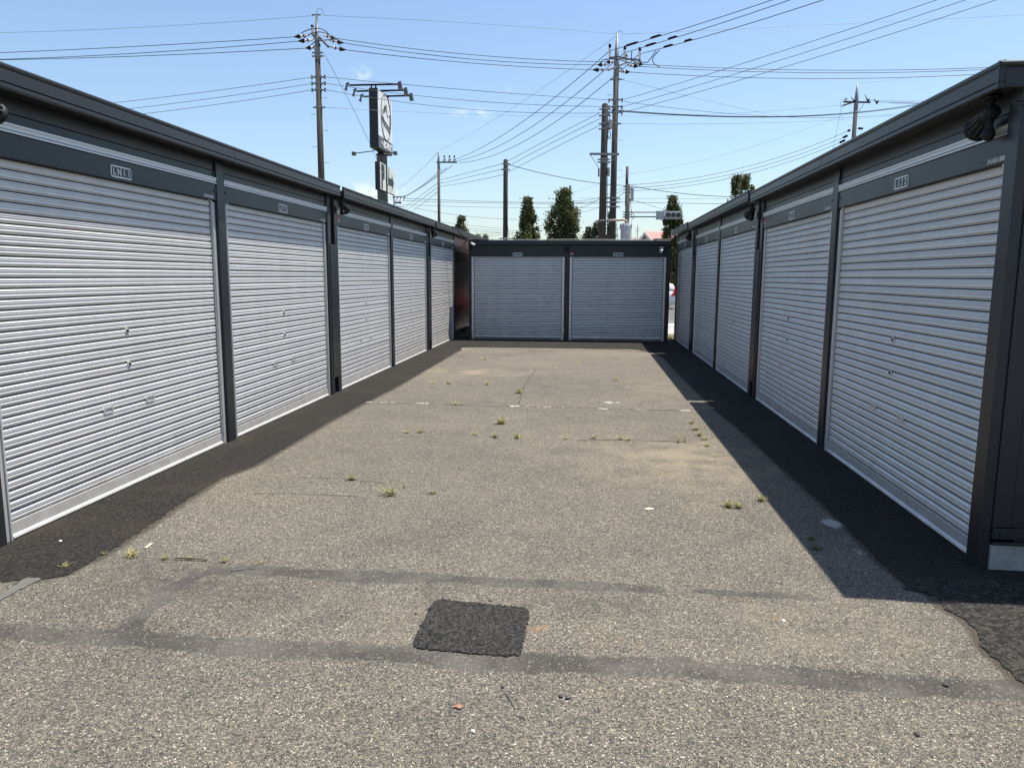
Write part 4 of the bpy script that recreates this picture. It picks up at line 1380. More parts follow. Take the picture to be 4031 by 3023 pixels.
steps(Gp, P3(k4(745, 1170), YG).z, P3(k4(755, 1000), YG).z, .19, 1.4)
for u, v in (((690, 1130), (740, 1105)), ((650, 1185), (735, 1150)), ((620, 1230), (725, 1180)), ((780, 1105), (870, 1110))):
    clamp(Gp, xz(Gp, P3(k4(*u), YG)), xz(Gp, P3(k4((u[0] + v[0]) / 2, (u[1] + v[1]) / 2), YG)), .09)
# signal pole
zsp = P3(k7(1033, 275), YS).z
Sp = empty('traffic_signal', (P3(k7(1022, 600), YS).x, YS, gz(YS)))
tag(Sp, 'traffic signal with three dark lenses on a long arm and brown pole', 'traffic signal')
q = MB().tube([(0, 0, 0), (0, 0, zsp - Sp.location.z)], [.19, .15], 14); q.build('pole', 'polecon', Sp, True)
z0_, z1_ = zsp - Sp.location.z, P3(k7(1030, 120), YS).z - Sp.location.z
dx_ = P3(k7(1030, 200), YS).x - Sp.location.x - .05
MB().tube([(dx_, .2, z0_ - 1.5), (dx_, .2, z1_)], .105, 10).build('top_extension', 'brownmetal', Sp, True)
for yy in (300, 320, 345): band(Sp, P3(k7(1033, yy), YS).z, .19)
zb_ = P3(k7(1047, 362), YS).z - Sp.location.z
MB().box(.2, .42, -.2, .1, zb_ - .47, zb_ + .47).build('junction_box', 'boxwhite', Sp, False, .03)
zar = P3(k7(1150, 530), YS).z - Sp.location.z
xh0, xh1 = P3(k7(1345, 530), YS).x - Sp.location.x, P3(k7(1484, 530), YS).x - Sp.location.x
for dz in (.10, -.22): MB().tube([(-.25, -.2, zar + dz), (xh0 + .05, -.2, zar + dz)], .045, 8).build('arm', 'galv', Sp)
for dz in (.12, -.05, -.22): band(Sp, Sp.location.z + zar + dz, .215)
MB().box(xh0 - .62, xh0 - .04, -.28, -.1, zar - .42, zar + .2).build('bracket', 'boxwhite', Sp, False, .03)
hd = MB()
hr = rounded(xh1 - xh0, .54, .12, 5); n_ = len(hr); cxh = (xh0 + xh1) / 2; czh = zar - .12
hd.add([(x + cxh, -.36, z + czh) for x, z in hr] + [(x + cxh, -.12, z + czh) for x, z in hr], [tuple(range(n_)), tuple(reversed(range(n_, 2 * n_)))] + [(i, (i + 1) % n_, (i + 1) % n_ + n_, i + n_) for i in range(n_)])
head = hd.build('signal_head', 'boxwhite', Sp, False, .02)
for i in range(3):
    cx_ = cxh + (i - 1) * (xh1 - xh0) * .315
    MB().tube([(cx_, -.37, czh), (cx_, -.39, czh)], .165, 20).build('lens', 'lens', head)
    ring_ = MB()
    for k in range(20):
        a_, b_ = R(18 * k), R(18 * (k + 1))
        vs = []
        for an in (a_, b_):
            for rr, yy in ((.168, -.36), (.188, -.36), (.188, -.47), (.168, -.47)): vs.append((cx_ + rr * math.cos(an), yy, czh + rr * math.sin(an)))
        ring_.add(vs, [(0, 4, 5, 1), (1, 5, 6, 2), (2, 6, 7, 3), (3, 7, 4, 0)])
    ring_.build('visor', 'boxwhite', head)
jumper(Sp, [P3(k7(1047, 400), YS - .2), P3(k7(1055, 470), YS - .3), P3(k7(1066, 520), YS - .3), P3(k7(1085, 545), YS - .3), P3(k7(1075, 575), YS - .3), P3(k7(1068, 560), YS - .3)], .018)
jumper(Sp, [P3(k7(1049, 400), YS - .25), P3(k7(1062, 560), YS - .3), P3(k7(1058, 745), YS - .3)], .012)

# ---- wires
G_HV = 'high-voltage wires'; G_LV = 'low-voltage wires'; G_GW = 'thin strand wires'; G_TC = 'thick communication cables'
OR3 = ['topmost', 'middle', 'lowest']
TW = dict(r=.010, mat='thinwire', group=G_GW)
wire('thin earth wire from the left pole top to the left picture edge', P3(k2(530, 136), YA), P3((300, 108), YA + 1), P3((-500, 135), YA + 3), **TW)
wire('thin earth wire between the tops of the two tall poles', P3(k2(600, 136), YA), P3(k2(2205, 255), YA + 2.4), P3(k3(935, 294), YB), **TW)
wire('thin earth wire from the right tall pole top to the right picture edge', P3(k3(985, 297), YB), P3(k4(0, 248), YB + 1), P3((4500, 35), YB + 3), **TW)
for i, (x0, yy) in enumerate(((0, 206), (0, 232.3), (0, 233.6))):
    wire('%s of three heavy wires running left from the left tall pole' % OR3[i], LEFTW[i], P3((x0, yy), YA + 2), P3((-900, (232, 238, 236)[i]), YA + 4), .021, 'wire', G_HV)
for i, yy in enumerate((505, 540, 572)):
    wire('%s of three heavy wires between the two tall poles' % OR3[i], RIGHTW[i], P3(k2(2205, yy), YA + 2.2), BLW[i], .021, 'wire', G_HV)
for i, (m, e_) in enumerate((((2205, 608), (1915, 573)), ((2205, 628), (1880, 590)), ((2205, 675), (1790, 635)))):
    p2 = P3(k4(*e_), YB + 3.5)
    pts = wire('%s of three heavy wires running level to the right from the tall pole' % OR3[i], BRW[i], P3(k3(*m), YB + 1.5), p2 + (p2 - P3(k4(1500, e_[1] + 12), YB + 3.2)) * 1.2, .021, 'wire', G_HV)
for i, (m, e_) in enumerate((((2205, 25), (3600, -200)), ((2205, 78), (3600, -160)), ((2205, 165), (3600, -100)))):
    p0 = P3(k3(*INT[i]), YB + .1)
    mid = P3(k3(*m), YB - 6)
    end = p0 + (mid - p0) * 2.2; end.z += .5
    wo = wire('%s of three heavy wires rising steeply to the upper right' % OR3[i], p0, mid, end, .021, 'wire', G_HV)
    for f0 in (.12 + .05 * i, .30 + .05 * i):
        c0 = p0.lerp(mid, f0)
        MB().tube([c0, c0.lerp(mid, .02), c0.lerp(mid, .09), c0.lerp(mid, .11)], [.02, .06, .06, .02], 8).build('wire_sleeve', 'black', wo, True)
EE = [(1735, 1370), (1750, 1384), (1762, 1400)]
for i, (m, e_) in enumerate((((0, 1145), EE[0]), ((0, 1197), EE[1]), ((0, 1247), EE[2]))):
    wire('%s of three heavy wires falling left from the tall pole to the distant brown pole' % OR3[i], P3(k3(*INT[i]), YB + .1), P3(k3(*m), YB + 16), P3(k2(*e_), YE), .024, 'wire', G_HV)
wire('thin earth wire falling left from the tall pole top to the distant brown pole', P3(k3(940, 305), YB), P3(k3(0, 1040), YB + 17), P3(k2(1592, 1293), YE), **TW)
LL = [(466, 404), (529, 427), (585, 447)]
for i, cy_ in enumerate((665, 720, 775)):
    z_ = P3(k2(570, cy_), YA).z
    m_ = P3(LL[i], YA + 2)
    p0 = Vector((axA - .36, YA, z_)); end = p0 + (m_ - p0) * 1.8; end.z += .25
    wire('%s of three lighter wires dropping left behind the left garage roof' % OR3[i], p0, m_, end, .015, 'wire', G_LV)
for i, (cy_, m, e_) in enumerate(((665, (2205, 808), (870, 862)), (720, (2205, 895), (880, 918)), (775, (2205, 967), (880, 970)))):
    z_ = P3(k2(570, cy_), YA).z
    wire('%s of three lighter wires between the two tall poles' % OR3[i], (axA + .36, YA, z_), P3(k2(*m), YA + 2), P3(k3(*e_), YB), .015, 'wire', G_LV)
for i, (u, m) in enumerate((((975, 865), (2205, 518)), ((965, 925), (2205, 580)), ((962, 975), (2205, 640)))):
    p0 = P3(k3(*u), YB); mid = P3(k3(*m), YB - 5)
    c4 = P3(k4((1475, 1690, 1925)[i], 0), YB - 9.5)
    end = c4 + (c4 - mid) * .6
    wire('%s of three lighter wires rising to the right picture edge' % OR3[i], p0, c4, end, .015, 'wire', G_LV)
wire('thin strand from the left tall pole passing behind the sign to the right', P3(k2(605, 925), YA), P3(k3(1000, 930), YB + 4), P3(k4(640, 906), YG), **TW)
wire('steel guy wire slanting down from the left tall pole past the signs', P3(k2(600, 465), YA), P3(k2(880, 1080), YA + 6), P3(k6(1260, 560), 52), **dict(TW, r=.014))
wire('thin strand slanting down right from the right tall pole', P3(k3(975, 685), YB), P3(k3(1600, 850), YB + 7), P3(k4(120, 1003), YG), **TW)
wire('lighter wire running slightly down right below the lenses of insulators', P3(k3(1000, 876), YB), P3(k3(2205, 972), YB + 8), P3(k4(1115, 982), YG + 6), .015, 'wire', G_LV)
for i, dy in enumerate((0, 9)):
    wire('%s of the twin thick cables sagging right from the tall pole' % ('upper', 'lower')[i], P3(k3(890, 945 + dy), YB - .3), P3(k3(2205, 988 + dy * .6), YB + 8), P3(k4(1290, 897 + dy), YG + 6), .026, 'wire', G_TC)
wire('thin strand running level right just below the thick cables', P3(k3(950, 1065), YB), P3(k3(2205, 1038), YB + 8), P3(k4(1075, 998), YG + 6), **TW)
for i, (u, m, v, w_) in enumerate((((785, 975), (0, 1390), (2150, 1405), (1605, 1548)), ((800, 1018), (0, 1432), (2150, 1450), (1605, 1577)), ((800, 1075), (0, 1482), (2150, 1502), (1605, 1604)))):
    d_ = P3(k2(*v), YD)
    wire('%s of three wires from the thick pole down to the plain round-topped pole' % OR3[i], P3(k3(*u), YC2), P3(k3(380, (u[1] + m[1]) / 2 + 12), YC2 + 3.8), d_, .015, 'wire', G_LV)
    wire('%s of three wires from the plain round-topped pole to the distant brown pole' % OR3[i], d_, P3(k2(1850, (v[1] + w_[1]) / 2 + 22), YD + 13), P3(k2(*w_), YE), .019, 'wire', G_LV)
wire('thick cable sagging from the round-topped pole to the signal pole', P3(k3(0, 1415), YD), P3(k3(450, 1533), YD + 4), P3(k3(1020, 1598), YS), .026, 'wire', G_TC)
for i, (u, m, e_) in enumerate((((1050, 1590), (2205, 1390), (690, 1130)), ((1060, 1618), (2205, 1424), (650, 1185)), ((1060, 1641), (2205, 1457), (620, 1230)))):
    wire('%s of three wires from the signal pole up to the right pole' % OR3[i], P3(k3(*u), YS), P3(k3(*m), YS + 1.5), P3(k4(*e_), YG), .019, 'wire', G_LV)
wire('thick cable running right from the signal pole to the leafy tree', P3(k7(1060, 290), YS), P3(k7(1500, 356), YS + 2), P3(k7(2150, 384), YS + 5), .03, 'wire', G_TC)
wire('upper level line crossing behind the signal arm', P3(k7(600, 395), 80), P3(k7(1300, 398), 80), P3(k7(2150, 401), 80), **dict(TW, r=.02))
wire('lower level line crossing behind the signal arm', P3(k7(930, 428), 80), P3(k7(1400, 437), 80), P3(k7(2150, 447), 80), .03, 'wire', G_TC)
wire('thin strand rising right from the signal pole top to the right pole', P3(k3(1040, 1501), YS), P3(k3(2000, 1290), YS + 1.4), P3(k4(735, 957), YG), **TW)
wire('thin strand descending left of the signal pole top', P3(k3(1020, 1506), YS), P3(k3(800, 1572), YS + 5), P3(k3(540, 1662), YS + 14), **TW)
wire('wavy communication line crossing low behind the poles, upper strand', P3(k6(980, 378), 92), P3(k6(1700, 414), 92), P3(k7(790, 430), 92), .032, 'wire', G_TC)
wire('communication line crossing low behind the poles, lower strand', P3(k6(980, 402), 92), P3(k6(1700, 430), 92), P3(k7(790, 440), 92), .026, 'wire', G_TC)
wire('faint straight line below the communication line', P3(k6(1270, 450), 100), P3(k6(1800, 468), 100), P3(k7(790, 476), 100), **dict(TW, r=.026))
wire('faint line descending gently behind the round-topped pole', P3(k6(1380, 478), 100), P3(k6(1750, 540), 100), P3(k7(330, 575), 100), **dict(TW, r=.028))
for i, (u, v) in enumerate((((1600, 598), (2140, 655)), ((1720, 640), (2140, 672)), ((1700, 655), (2140, 690)))):
    wire('%s of three faint lines behind the small tree at the left roof end' % OR3[i], P3(k6(*u), 105), P3(k6((u[0] + v[0]) / 2, (u[1] + v[1]) / 2 + 5), 105), P3(k6(*v), 105), **dict(TW, r=.024))
for i, (u, v) in enumerate((((1900, 705), (2600, 600)), ((1930, 720), (2600, 625)))):
    a_ = P3(k6(*u), 85); c_ = P3(k6(*v), 75)
    m_ = a_.lerp(c_, .5); m_.z -= .25
    wire('%s faint service line rising right between the street trees' % ('upper', 'lower')[i], a_, m_, c_, **dict(TW, r=.022))
for i, (u, v) in enumerate((((550, 415), (1010, 290)), ((560, 430), (1005, 320)), ((580, 520), (1010, 340)), ((540, 460), (790, 395)))):
    a_ = P3(k7(*u), 75); c_ = P3(k7(*v), YS)
    m_ = a_.lerp(c_, .5); m_.z -= .35
    wire('service line %s of four fanning left from the signal pole' % ('one, topmost', 'two', 'three', 'four, shortest')[i], a_, m_, c_, **dict(TW, r=.018, mat='wire'))
HE = [(1300, 376), (1296, 381), (1290, 386)]
for i, u in enumerate(((1615, 145), (1655, 135), (1705, 115))):
    a_ = P3(k6(*u), YE); c_ = P3(k6(*HE[i]), YF)
    m_ = P3(k6((u[0] + HE[i][0]) / 2 + 10, (u[1] + HE[i][1]) / 2 + 32), 95)
    wire('%s of three wires sweeping down from the brown pole to the farthest pole' % OR3[i], a_, m_, c_, .032, 'wire', G_HV)
for i, (u, v) in enumerate((((1585, 262), (1290, 480)), ((1582, 300), (1310, 500)), ((1578, 342), (1350, 512)))):
    a_ = P3(k6(*u), YE); c_ = P3(k6(*v), 112)
    m_ = P3(k6((u[0] + v[0]) / 2, (u[1] + v[1]) / 2 + 18), 90)
    wire('%s of three lighter wires sweeping down left of the brown pole' % OR3[i], a_, m_, c_, .028, 'wire', G_LV)
wire('thin earth wire sweeping from the brown pole top to the farthest pole', P3(k2(1582, 1310), YE), P3(k2(1400, 1540), 98), P3(k2(1208, 1632), YF), **dict(TW, r=.022))
wire('service line from the signal pole down to the signal head', P3(k7(1060, 405), YS), P3(k7(1200, 450), YS), P3(k7(1370, 500), YS), **dict(TW, r=.018))
wire('thin strand from the right pole to the right roof edge', P3(k4(795, 716), YG), P3(k4(1300, 660), YG + 1), P3(k4(2300, 440), YG + 3), **TW)
for i, (u, v, w_) in enumerate((((880, 868), (1345, 868), 0), ((960, 880), (1330, 886), 0), ((1050, 888), (1330, 888), 0))):
    a_ = P3(k4(*u), YG); c_ = P3(k4(v[0] + 350, v[1] + 2), YG + 2)
    wire('%s of three wires running right from the right pole crossarm' % OR3[i], a_, a_.lerp(c_, .5) - Vector((0, 0, .03)), c_, .019, 'wire', G_HV)
wire('guy strand dropping from the right pole to the roof edge', P3(k4(640, 925), YG), P3(k4(605, 1090), YG), P3(k4(565, 1290), YG), **dict(TW, r=.012))

# ------------------------------------------------------------------ shop sign pylon
YN = 50.0
pn = P3(k2(1060, 755), YN); pbn = P3(k2(1072, 1270), YN)
SX, ZT, ZB = (pn.x + pbn.x) / 2, pn.z, pbn.z
SLN = 3.6
sg = empty('pylon_sign', (SX, YN, gz(YN)), R(90))
tag(sg, 'tall shop pylon sign with shoe drawing in an oval, on a grey post', 'sign')
zt, zb_ = ZT - sg.location.z, ZB - sg.location.z
hz = zt - zb_
TH = .62
MB().box(0, SLN, .03, TH - .03, zb_, zt).build('sign_box', 'signdark', sg, False, .02)
zs_ = zb_ + hz * .215
for fy0, fy1 in ((-.002, .03), (TH - .03, TH + .002)):
    xe = .05
    for i, (a, c) in enumerate(((.05, .93), (.93, 2.28), (2.28, 3.08), (3.08, SLN - .05))):
        MB().box(a + .006, c - .006, fy0, fy1, zs_, zt - .05).build('sign_panel', 'signwhite', sg)
    MB().box(.05, SLN - .05, fy0 - .001, fy1, zb_ + .05, zs_ - .004).build('name_panel', 'signgrey', sg)
cxs, czs = 1.92, zs_ + (zt - zs_) * .50
rw, rh = 1.22, 1.52


def face_line(pts, r, closed=False):
    pts = [(a, -.012, c) for a, c in pts]
    if closed: pts = pts + [pts[0]]
    MB().tube(pts, r, 6).build('logo_line', 'signgrey', sg)


face_line([(cxs + rw * math.cos(2 * math.pi * k / 48), czs + rh * math.sin(2 * math.pi * k / 48)) for k in range(48)], .034, True)
u_ = lambda a, c: (cxs + a, czs + c)
face_line([u_(-.95, -.10), u_(-.80, .28), u_(-.30, .62), u_(.10, .62), u_(.42, .05), u_(.62, .22), u_(.98, .30), u_(1.0, -.70)], .028)
face_line([u_(-.95, -.10), u_(-.92, -.32), u_(-.6, -.50), u_(1.0, -.88)], .036)
face_line([u_(-.80, -.12), u_(-.5, -.30), u_(1.0, -.62)], .04)
for k in range(6):
    face_line([u_(-.62 + k * .13, .12 + k * .06), u_(-.42 + k * .13, .62 + k * .05)], .022)
lt = place('lettering', text_mesh('ABC-MART', 'signwhite', .62, .01, 0, .03), sg, 0, (2.12, -.02, zb_ + (zs_ - zb_) * .52), UPR)
lt.scale = (.74, 1, 1)
place('lettering', text_mesh('by', 'signwhite', .30, .01), sg, 0, (.78, -.02, zb_ + (zs_ - zb_) * .50), UPR)
# floodlight arms on top and bottom
for i, xx_ in enumerate((.15, 1.75, 3.3)):
    zz = zt + .22
    a_ = MB().box(xx_ - .05, xx_ + .05, -1.35, TH + 1.35, zz - .05, zz + .05).box(xx_ - .05, xx_ + .05, .12, .2, zt, zz).box(xx_ - .05, xx_ + .05, TH - .2, TH - .12, zt, zz).build('lamp_arm', 'black', sg)
    for s_ in (-1, 1):
        yy = -1.45 if s_ < 0 else TH + 1.45
        MB().add([(xx_ - .12, yy - .10, zz + .18), (xx_ + .12, yy - .10, zz + .18), (xx_ + .12, yy + .10, zz + .10), (xx_ - .12, yy + .10, zz + .10), (xx_ - .17, yy - .20 * s_ * -1, zz - .30), (xx_ + .17, yy - .20 * s_ * -1, zz - .30), (xx_ + .17, yy + .06, zz - .34), (xx_ - .17, yy + .06, zz - .34)],
                 [(0, 1, 2, 3), (7, 6, 5, 4), (0, 4, 5, 1), (1, 5, 6, 2), (2, 6, 7, 3), (3, 7, 4, 0)]).build('floodlight', 'signgrey', a_)
for s_ in (-1, 1):
    yy = -1.0 if s_ < 0 else TH + 1.25
    a_ = MB().tube([(.5, .3, zb_ + .02), (.5, .3 + .2 * s_, zb_ - .14), (.5, yy, zb_ - .28)], .03, 8).build('lamp_arm', 'black', sg)
    MB().box(.36, .64, yy - .12, yy + .12, zb_ - .42, zb_ - .18).build('floodlight', 'signgrey', a_, False, .03)
PXC = 1.85
zpole = zb_ - .18
MB().tube([(PXC, TH / 2, 0), (PXC, TH / 2, zpole), (PXC, TH / 2, zpole + .02)], [.37, .36, .40], 24).build('post', 'signpole', sg, True)
MB().tube([(PXC, TH / 2, zpole - .08), (PXC, TH / 2, zpole + .06)], .39, 24).build('post_cap', 'signdark', sg, True)
MB().box(PXC - .3, PXC + .3, TH / 2 - .2, TH / 2 + .2, zpole, zb_ + .02).build('neck', 'black', sg)
# parking signs
pk = empty('parking_sign', (SX + .10, YN - .1, gz(YN)), R(90))
tag(pk, 'cream box sign with a big grey letter P below the shop sign', 'sign')
pz1, pz0 = P3(k2(1043, 1390), YN).z - pk.location.z, P3(k2(1043, 1632), YN).z - pk.location.z
pbx = MB().box(0, 1.42, .04, .36, pz0, pz1).build('sign_box', 'signdark', pk, False, .015)
MB().box(.03, 1.39, 0, .04, pz0 + .03, pz1 - .03).build('face', 'signcream', pk)
t = place('letter', text_mesh('P', 'signdark', 1.0, .006, 0, .05), pk, 0, (.66, -.012, (pz0 + pz1) / 2), UPR)
t.scale = (1.45, 2.1, 1)
MB().box(1.42, 1.68, .12, .22, pz0 + .25, pz1 - .25).build('side_panel', 'signcream', pk)
ak = empty('parking_sign', (SX + .02, YN + 2.55, gz(YN)), R(90))
tag(ak, 'cream panel sign with a grey arrow pointing right beside the sign post', 'sign')
az1, az0 = P3(k2(1150, 1447), YN + 2.9).z - ak.location.z, P3(k2(1150, 1668), YN + 2.9).z - ak.location.z
MB().box(-.6, 1.5, .02, .14, az0, az1).build('sign_box', 'signdark', ak, False, .01)
MB().box(-.58, 1.48, 0, .02, az0 + .02, az1 - .02).build('face', 'signcream', ak)
zc_ = (az0 + az1) / 2 - .1
arrow = [(-.35, .26), (.55, .26), (.55, .62), (1.15, 0), (.55, -.62), (.55, -.26), (-.35, -.26)]
MB().add([(a, -.004, zc_ + c) for a, c in arrow], [tuple(range(7))]).build('arrow', 'signdark', ak)


# ------------------------------------------------------------------ trees
def leaf_mesh(centers, size, tones, seed, elong=1.5):
    r = np.random.default_rng(seed)
    n = len(centers)
    d = r.normal(size=(n, 3)); d /= np.linalg.norm(d, axis=1)[:, None]
    e = r.normal(size=(n, 3)); e -= d * (e * d).sum(1)[:, None]; e /= np.linalg.norm(e, axis=1)[:, None]
    s = size * r.uniform(.6, 1.35, n)[:, None]
    a = centers - d * s * elong * .5; c = centers + d * s * elong * .5
    b_ = centers + e * s * .5; f = centers - e * s * .5
    V = np.stack([a, b_, c, f], 1).reshape(-1, 3)
    F = np.arange(4 * n).reshape(n, 4)
    me = bpy.data.meshes.new('crown')
    me.from_pydata(V.tolist(), [], F.tolist())
    at_ = me.attributes.new('tone', 'FLOAT', 'POINT')
    at_.data.foreach_set('value', np.repeat(np.clip(tones, 0, 1), 4).astype(np.float32))
    return me


def tree(label, x, Y, ztop, zlow, prof, rmax, nclump, nleaf, size, mat, seed, lean=0.0, clump=.34):
    r = np.random.default_rng(seed)
    t = empty('street_tree', (x, Y, gz(Y)))
    tag(t, label, 'tree', 'trees behind the garages')
    H_ = ztop - t.location.z; L_ = zlow - t.location.z
    cs, tones = [], []
    lob = r.uniform(0, 6.28, 4)
    for i in range(nclump):
        f = r.uniform(0, 1)
        an = r.uniform(0, 2 * math.pi)
        R_ = rmax * np.interp(f, [p[0] for p in prof], [p[1] for p in prof])
        R_ *= 1 + .16 * math.sin(2 * an + lob[0] + 5 * f) + .13 * math.sin(3 * an + lob[1] + 9 * f) + .10 * math.sin(lob[2] + 14 * f)
        rr = R_ * math.sqrt(r.uniform(.15, 1))
        c = np.array([rr * math.cos(an) + lean * f, rr * math.sin(an), L_ + (H_ - L_ - .2) * f])
        k = int(nleaf * 1.9 / nclump * r.uniform(.4, 1.6))
        sp = clump * r.uniform(.5, 1.15) * (1 - .4 * f)
        tall = 1.3 + (1.1 if r.uniform() < .3 else 0)
        pts = c + r.normal(size=(k, 3)) * np.array([sp, sp, sp * tall]) * .5
        cs.append(pts); tones.append(np.clip(r.normal(.42, .17) + r.normal(0, .18, k), 0, 1))
    # upright leading shoots
    for i in range(max(5, nclump // 12)):
        f = r.uniform(.72, .96); an = r.uniform(0, 6.28)
        R_ = rmax * np.interp(f, [p[0] for p in prof], [p[1] for p in prof]) * r.uniform(.2, .95)
        k = int(nleaf / nclump * .8)
        t_ = r.uniform(0, 1, k)
        base_ = np.array([R_ * math.cos(an) + lean * f, R_ * math.sin(an), L_ + (H_ - L_) * f - .3])
        hgt = (H_ - (L_ + (H_ - L_) * f)) + .35
        pts = base_ + np.stack([r.normal(0, .075, k), r.normal(0, .075, k), t_ * hgt], 1)
        cs.append(pts); tones.append(np.clip(r.normal(.5, .2, k), 0, 1))
    C = np.concatenate(cs); T = np.concatenate(tones)
    keep = (C[:, 2] < H_ + .12) & (r.uniform(size=len(C)) < np.clip((H_ + .12 - C[:, 2]) * 4, 0, 1))
    me = leaf_mesh(C[keep], size * .76, T[keep], seed + 1)
    me.materials.append(M[mat])
    place('crown', me, t)
    q = MB().tube([(0, 0, -.2), (.02, 0, L_), (lean * .5, 0, L_ + (H_ - L_) * .6), (lean, 0, H_ - .25)], [.13, .10, .06, .015], 10)
    for i in range(16):
        f = r.uniform(.02, .85); an = r.uniform(0, 6.28)
        R_ = rmax * np.interp(f, [p[0] for p in prof], [p[1] for p in prof]) * .8
        z0 = L_ + (H_ - L_) * f
        q.tube([(lean * f, 0, z0), (lean * f + R_ * .5 * math.cos(an), R_ * .5 * math.sin(an), z0 + .35), (lean * f + R_ * .9 * math.cos(an), R_ * .9 * math.sin(an), z0 + .9)], [.035, .022, .008], 6)
    q.build('trunk', 'bark', t, True)
    return t


COLUMN = [(0, .72), (.15, .95), (.38, 1.0), (.6, .86), (.74, .62), (.88, .40), (1, .10)]
EGG = [(0, .7), (.15, .95), (.35, 1.0), (.55, .95), (.72, .74), (.87, .48), (1, .12)]


def tr(label, kx, ktop, klow, Y, wpx, prof, **kw):
    c = P3(kx, Y); zt_ = P3(ktop, Y).z
    return tree(label, c.x, Y, zt_, kw.pop('zlow', gz(Y) + 1.5), prof, wpx / S2 / FPX * Y / 2 * 1.12, **kw)


tr('columnar street tree just right of the round-topped pole', k7(168, 700), k7(150, 385), None, 45, 205, COLUMN, nclump=120, nleaf=9000, size=.105, mat='leafA', seed=3)
tr('biggest dense street tree left of the thick poles', k7(482, 700), k7(478, 312), None, 44, 250, EGG, nclump=170, nleaf=14000, size=.105, mat='leafA', seed=5)
tr('slender street tree behind the traffic signal head', k7(1408, 640), k7(1420, 372), None, 58, 185, COLUMN, nclump=130, nleaf=9500, size=.125, mat='leafA', seed=9)
tr('leafy street tree top above the middle of the right roof', k7(1990, 400), k7(2010, 190), None, 52, 240, [(0, .8), (.5, 1), (.75, .85), (.9, .62), (1, .40)], nclump=190, nleaf=12500, size=.115, mat='leafB', seed=12, lean=.1, clump=.30)
tr('small tree top above the far end of the left roof', k6(1785, 700), k6(1783, 545), None, 60, 120, [(0, 1), (.6, .95), (.85, .7), (1, .2)], nclump=80, nleaf=5200, size=.12, mat='leafB', seed=15, clump=.28)
tr('low shrubby treetop peeking left over the end garage roof', k6(1925, 750), k6(1915, 703), None, 60, 60, [(0, 1), (.8, .9), (1, .3)], nclump=40, nleaf=2600, size=.11, mat='leafB', seed=17, clump=.26)
tr('low treetop beside it peeking over the end garage roof', k6(1985, 750), k6(1982, 708), None, 60, 55, [(0, 1), (.8, .9), (1, .3)], nclump=40, nleaf=2600, size=.11, mat='leafB', seed=19, clump=.26)
tr('dark pine with layered branches behind the thick poles', k7(690, 745), k7(680, 645), None, 90, 95, [(0, 1.0), (.5, 1), (.75, .8), (1, .3)], nclump=60, nleaf=6500, size=.16, mat='leafP', seed=23, clump=.5)
tr('taller pine half hidden by the thick pole', k7(765, 745), k7(770, 600), None, 88, 120, [(0, 1.0), (.5, .9), (.8, .6), (1, .2)], nclump=70, nleaf=7000, size=.16, mat='leafP', seed=25, clump=.45)
tr('dark tree filling the gap between the two poles', k7(880, 745), k7(860, 505), None, 62, 60, COLUMN, nclump=60, nleaf=4500, size=.13, mat='leafP', seed=29)

# ------------------------------------------------------------------ house, wall, tower, antenna
YH = 82.
apx = P3(k7(1178, 680), YH)
hs = empty('house', (apx.x, YH, gz(YH)), R(30))
tag(hs, 'cream gabled house with red roof behind the signal tree', 'house')
ht = apx.z - hs.location.z
HW, RISE = 3.4, 2.3                       # half width of the gable, roof rise; ridge along local x
zev = ht - RISE
MB().add([(.35, -HW + .3, 0), (.35, HW - .3, 0), (.35, HW - .3, zev), (.35, 0, ht - .25), (.35, -HW + .3, zev), (8, -HW + .3, 0), (8, HW - .3, 0), (8, HW - .3, zev), (8, 0, ht - .25), (8, -HW + .3, zev)],
         [(0, 1, 2, 3, 4), (9, 8, 7, 6, 5), (0, 5, 6, 1), (1, 6, 7, 2), (4, 9, 5, 0)]).build('wall', 'cream', hs)
rf_ = MB()
for s_ in (-1, 1):
    a, c = (0, ht), (s_ * (HW + .1), zev - .1)
    rf_.add([(0, a[0], a[1]), (0, c[0], c[1]), (8.4, c[0], c[1]), (8.4, a[0], a[1]), (0, a[0], a[1] - .14), (0, c[0], c[1] - .14), (8.4, c[0], c[1] - .14), (8.4, a[0], a[1] - .14)], [(0, 1, 2, 3), (7, 6, 5, 4), (0, 4, 5, 1), (1, 5, 6, 2), (2, 6, 7, 3)])
ro_ = rf_.build('roof', 'roofred', hs)
for s_ in (-1, 1):
    a, c = (0, ht), (s_ * (HW + .12), zev - .12)
    MB().add([(-.06, a[0], a[1] - .03), (-.06, c[0], c[1] - .03), (-.06, c[0], c[1] - .38), (-.06, a[0], a[1] - .38), (-.004, a[0], a[1] - .03), (-.004, c[0], c[1] - .03), (-.004, c[0], c[1] - .38), (-.004, a[0], a[1] - .38)], [(0, 1, 2, 3), (7, 6, 5, 4), (0, 4, 5, 1), (3, 2, 6, 7)]).build('barge_board', 'signwhite', ro_)
ant = empty('tv_antenna', (P3(k7(1106, 700), YH).x, YH - 1, gz(YH)))
tag(ant, 'thin television antenna mast left of the red roof', 'antenna')
za = P3(k7(1106, 632), YH).z - ant.location.z
MB().tube([(0, 0, 0), (0, 0, za)], .035, 6).build('mast', 'galv', ant)
for k in range(4): MB().tube([(-.22, 0, za - .3 - .12 * k), (.22, 0, za - .3 - .12 * k)], .014, 5).build('element', 'galv', ant)
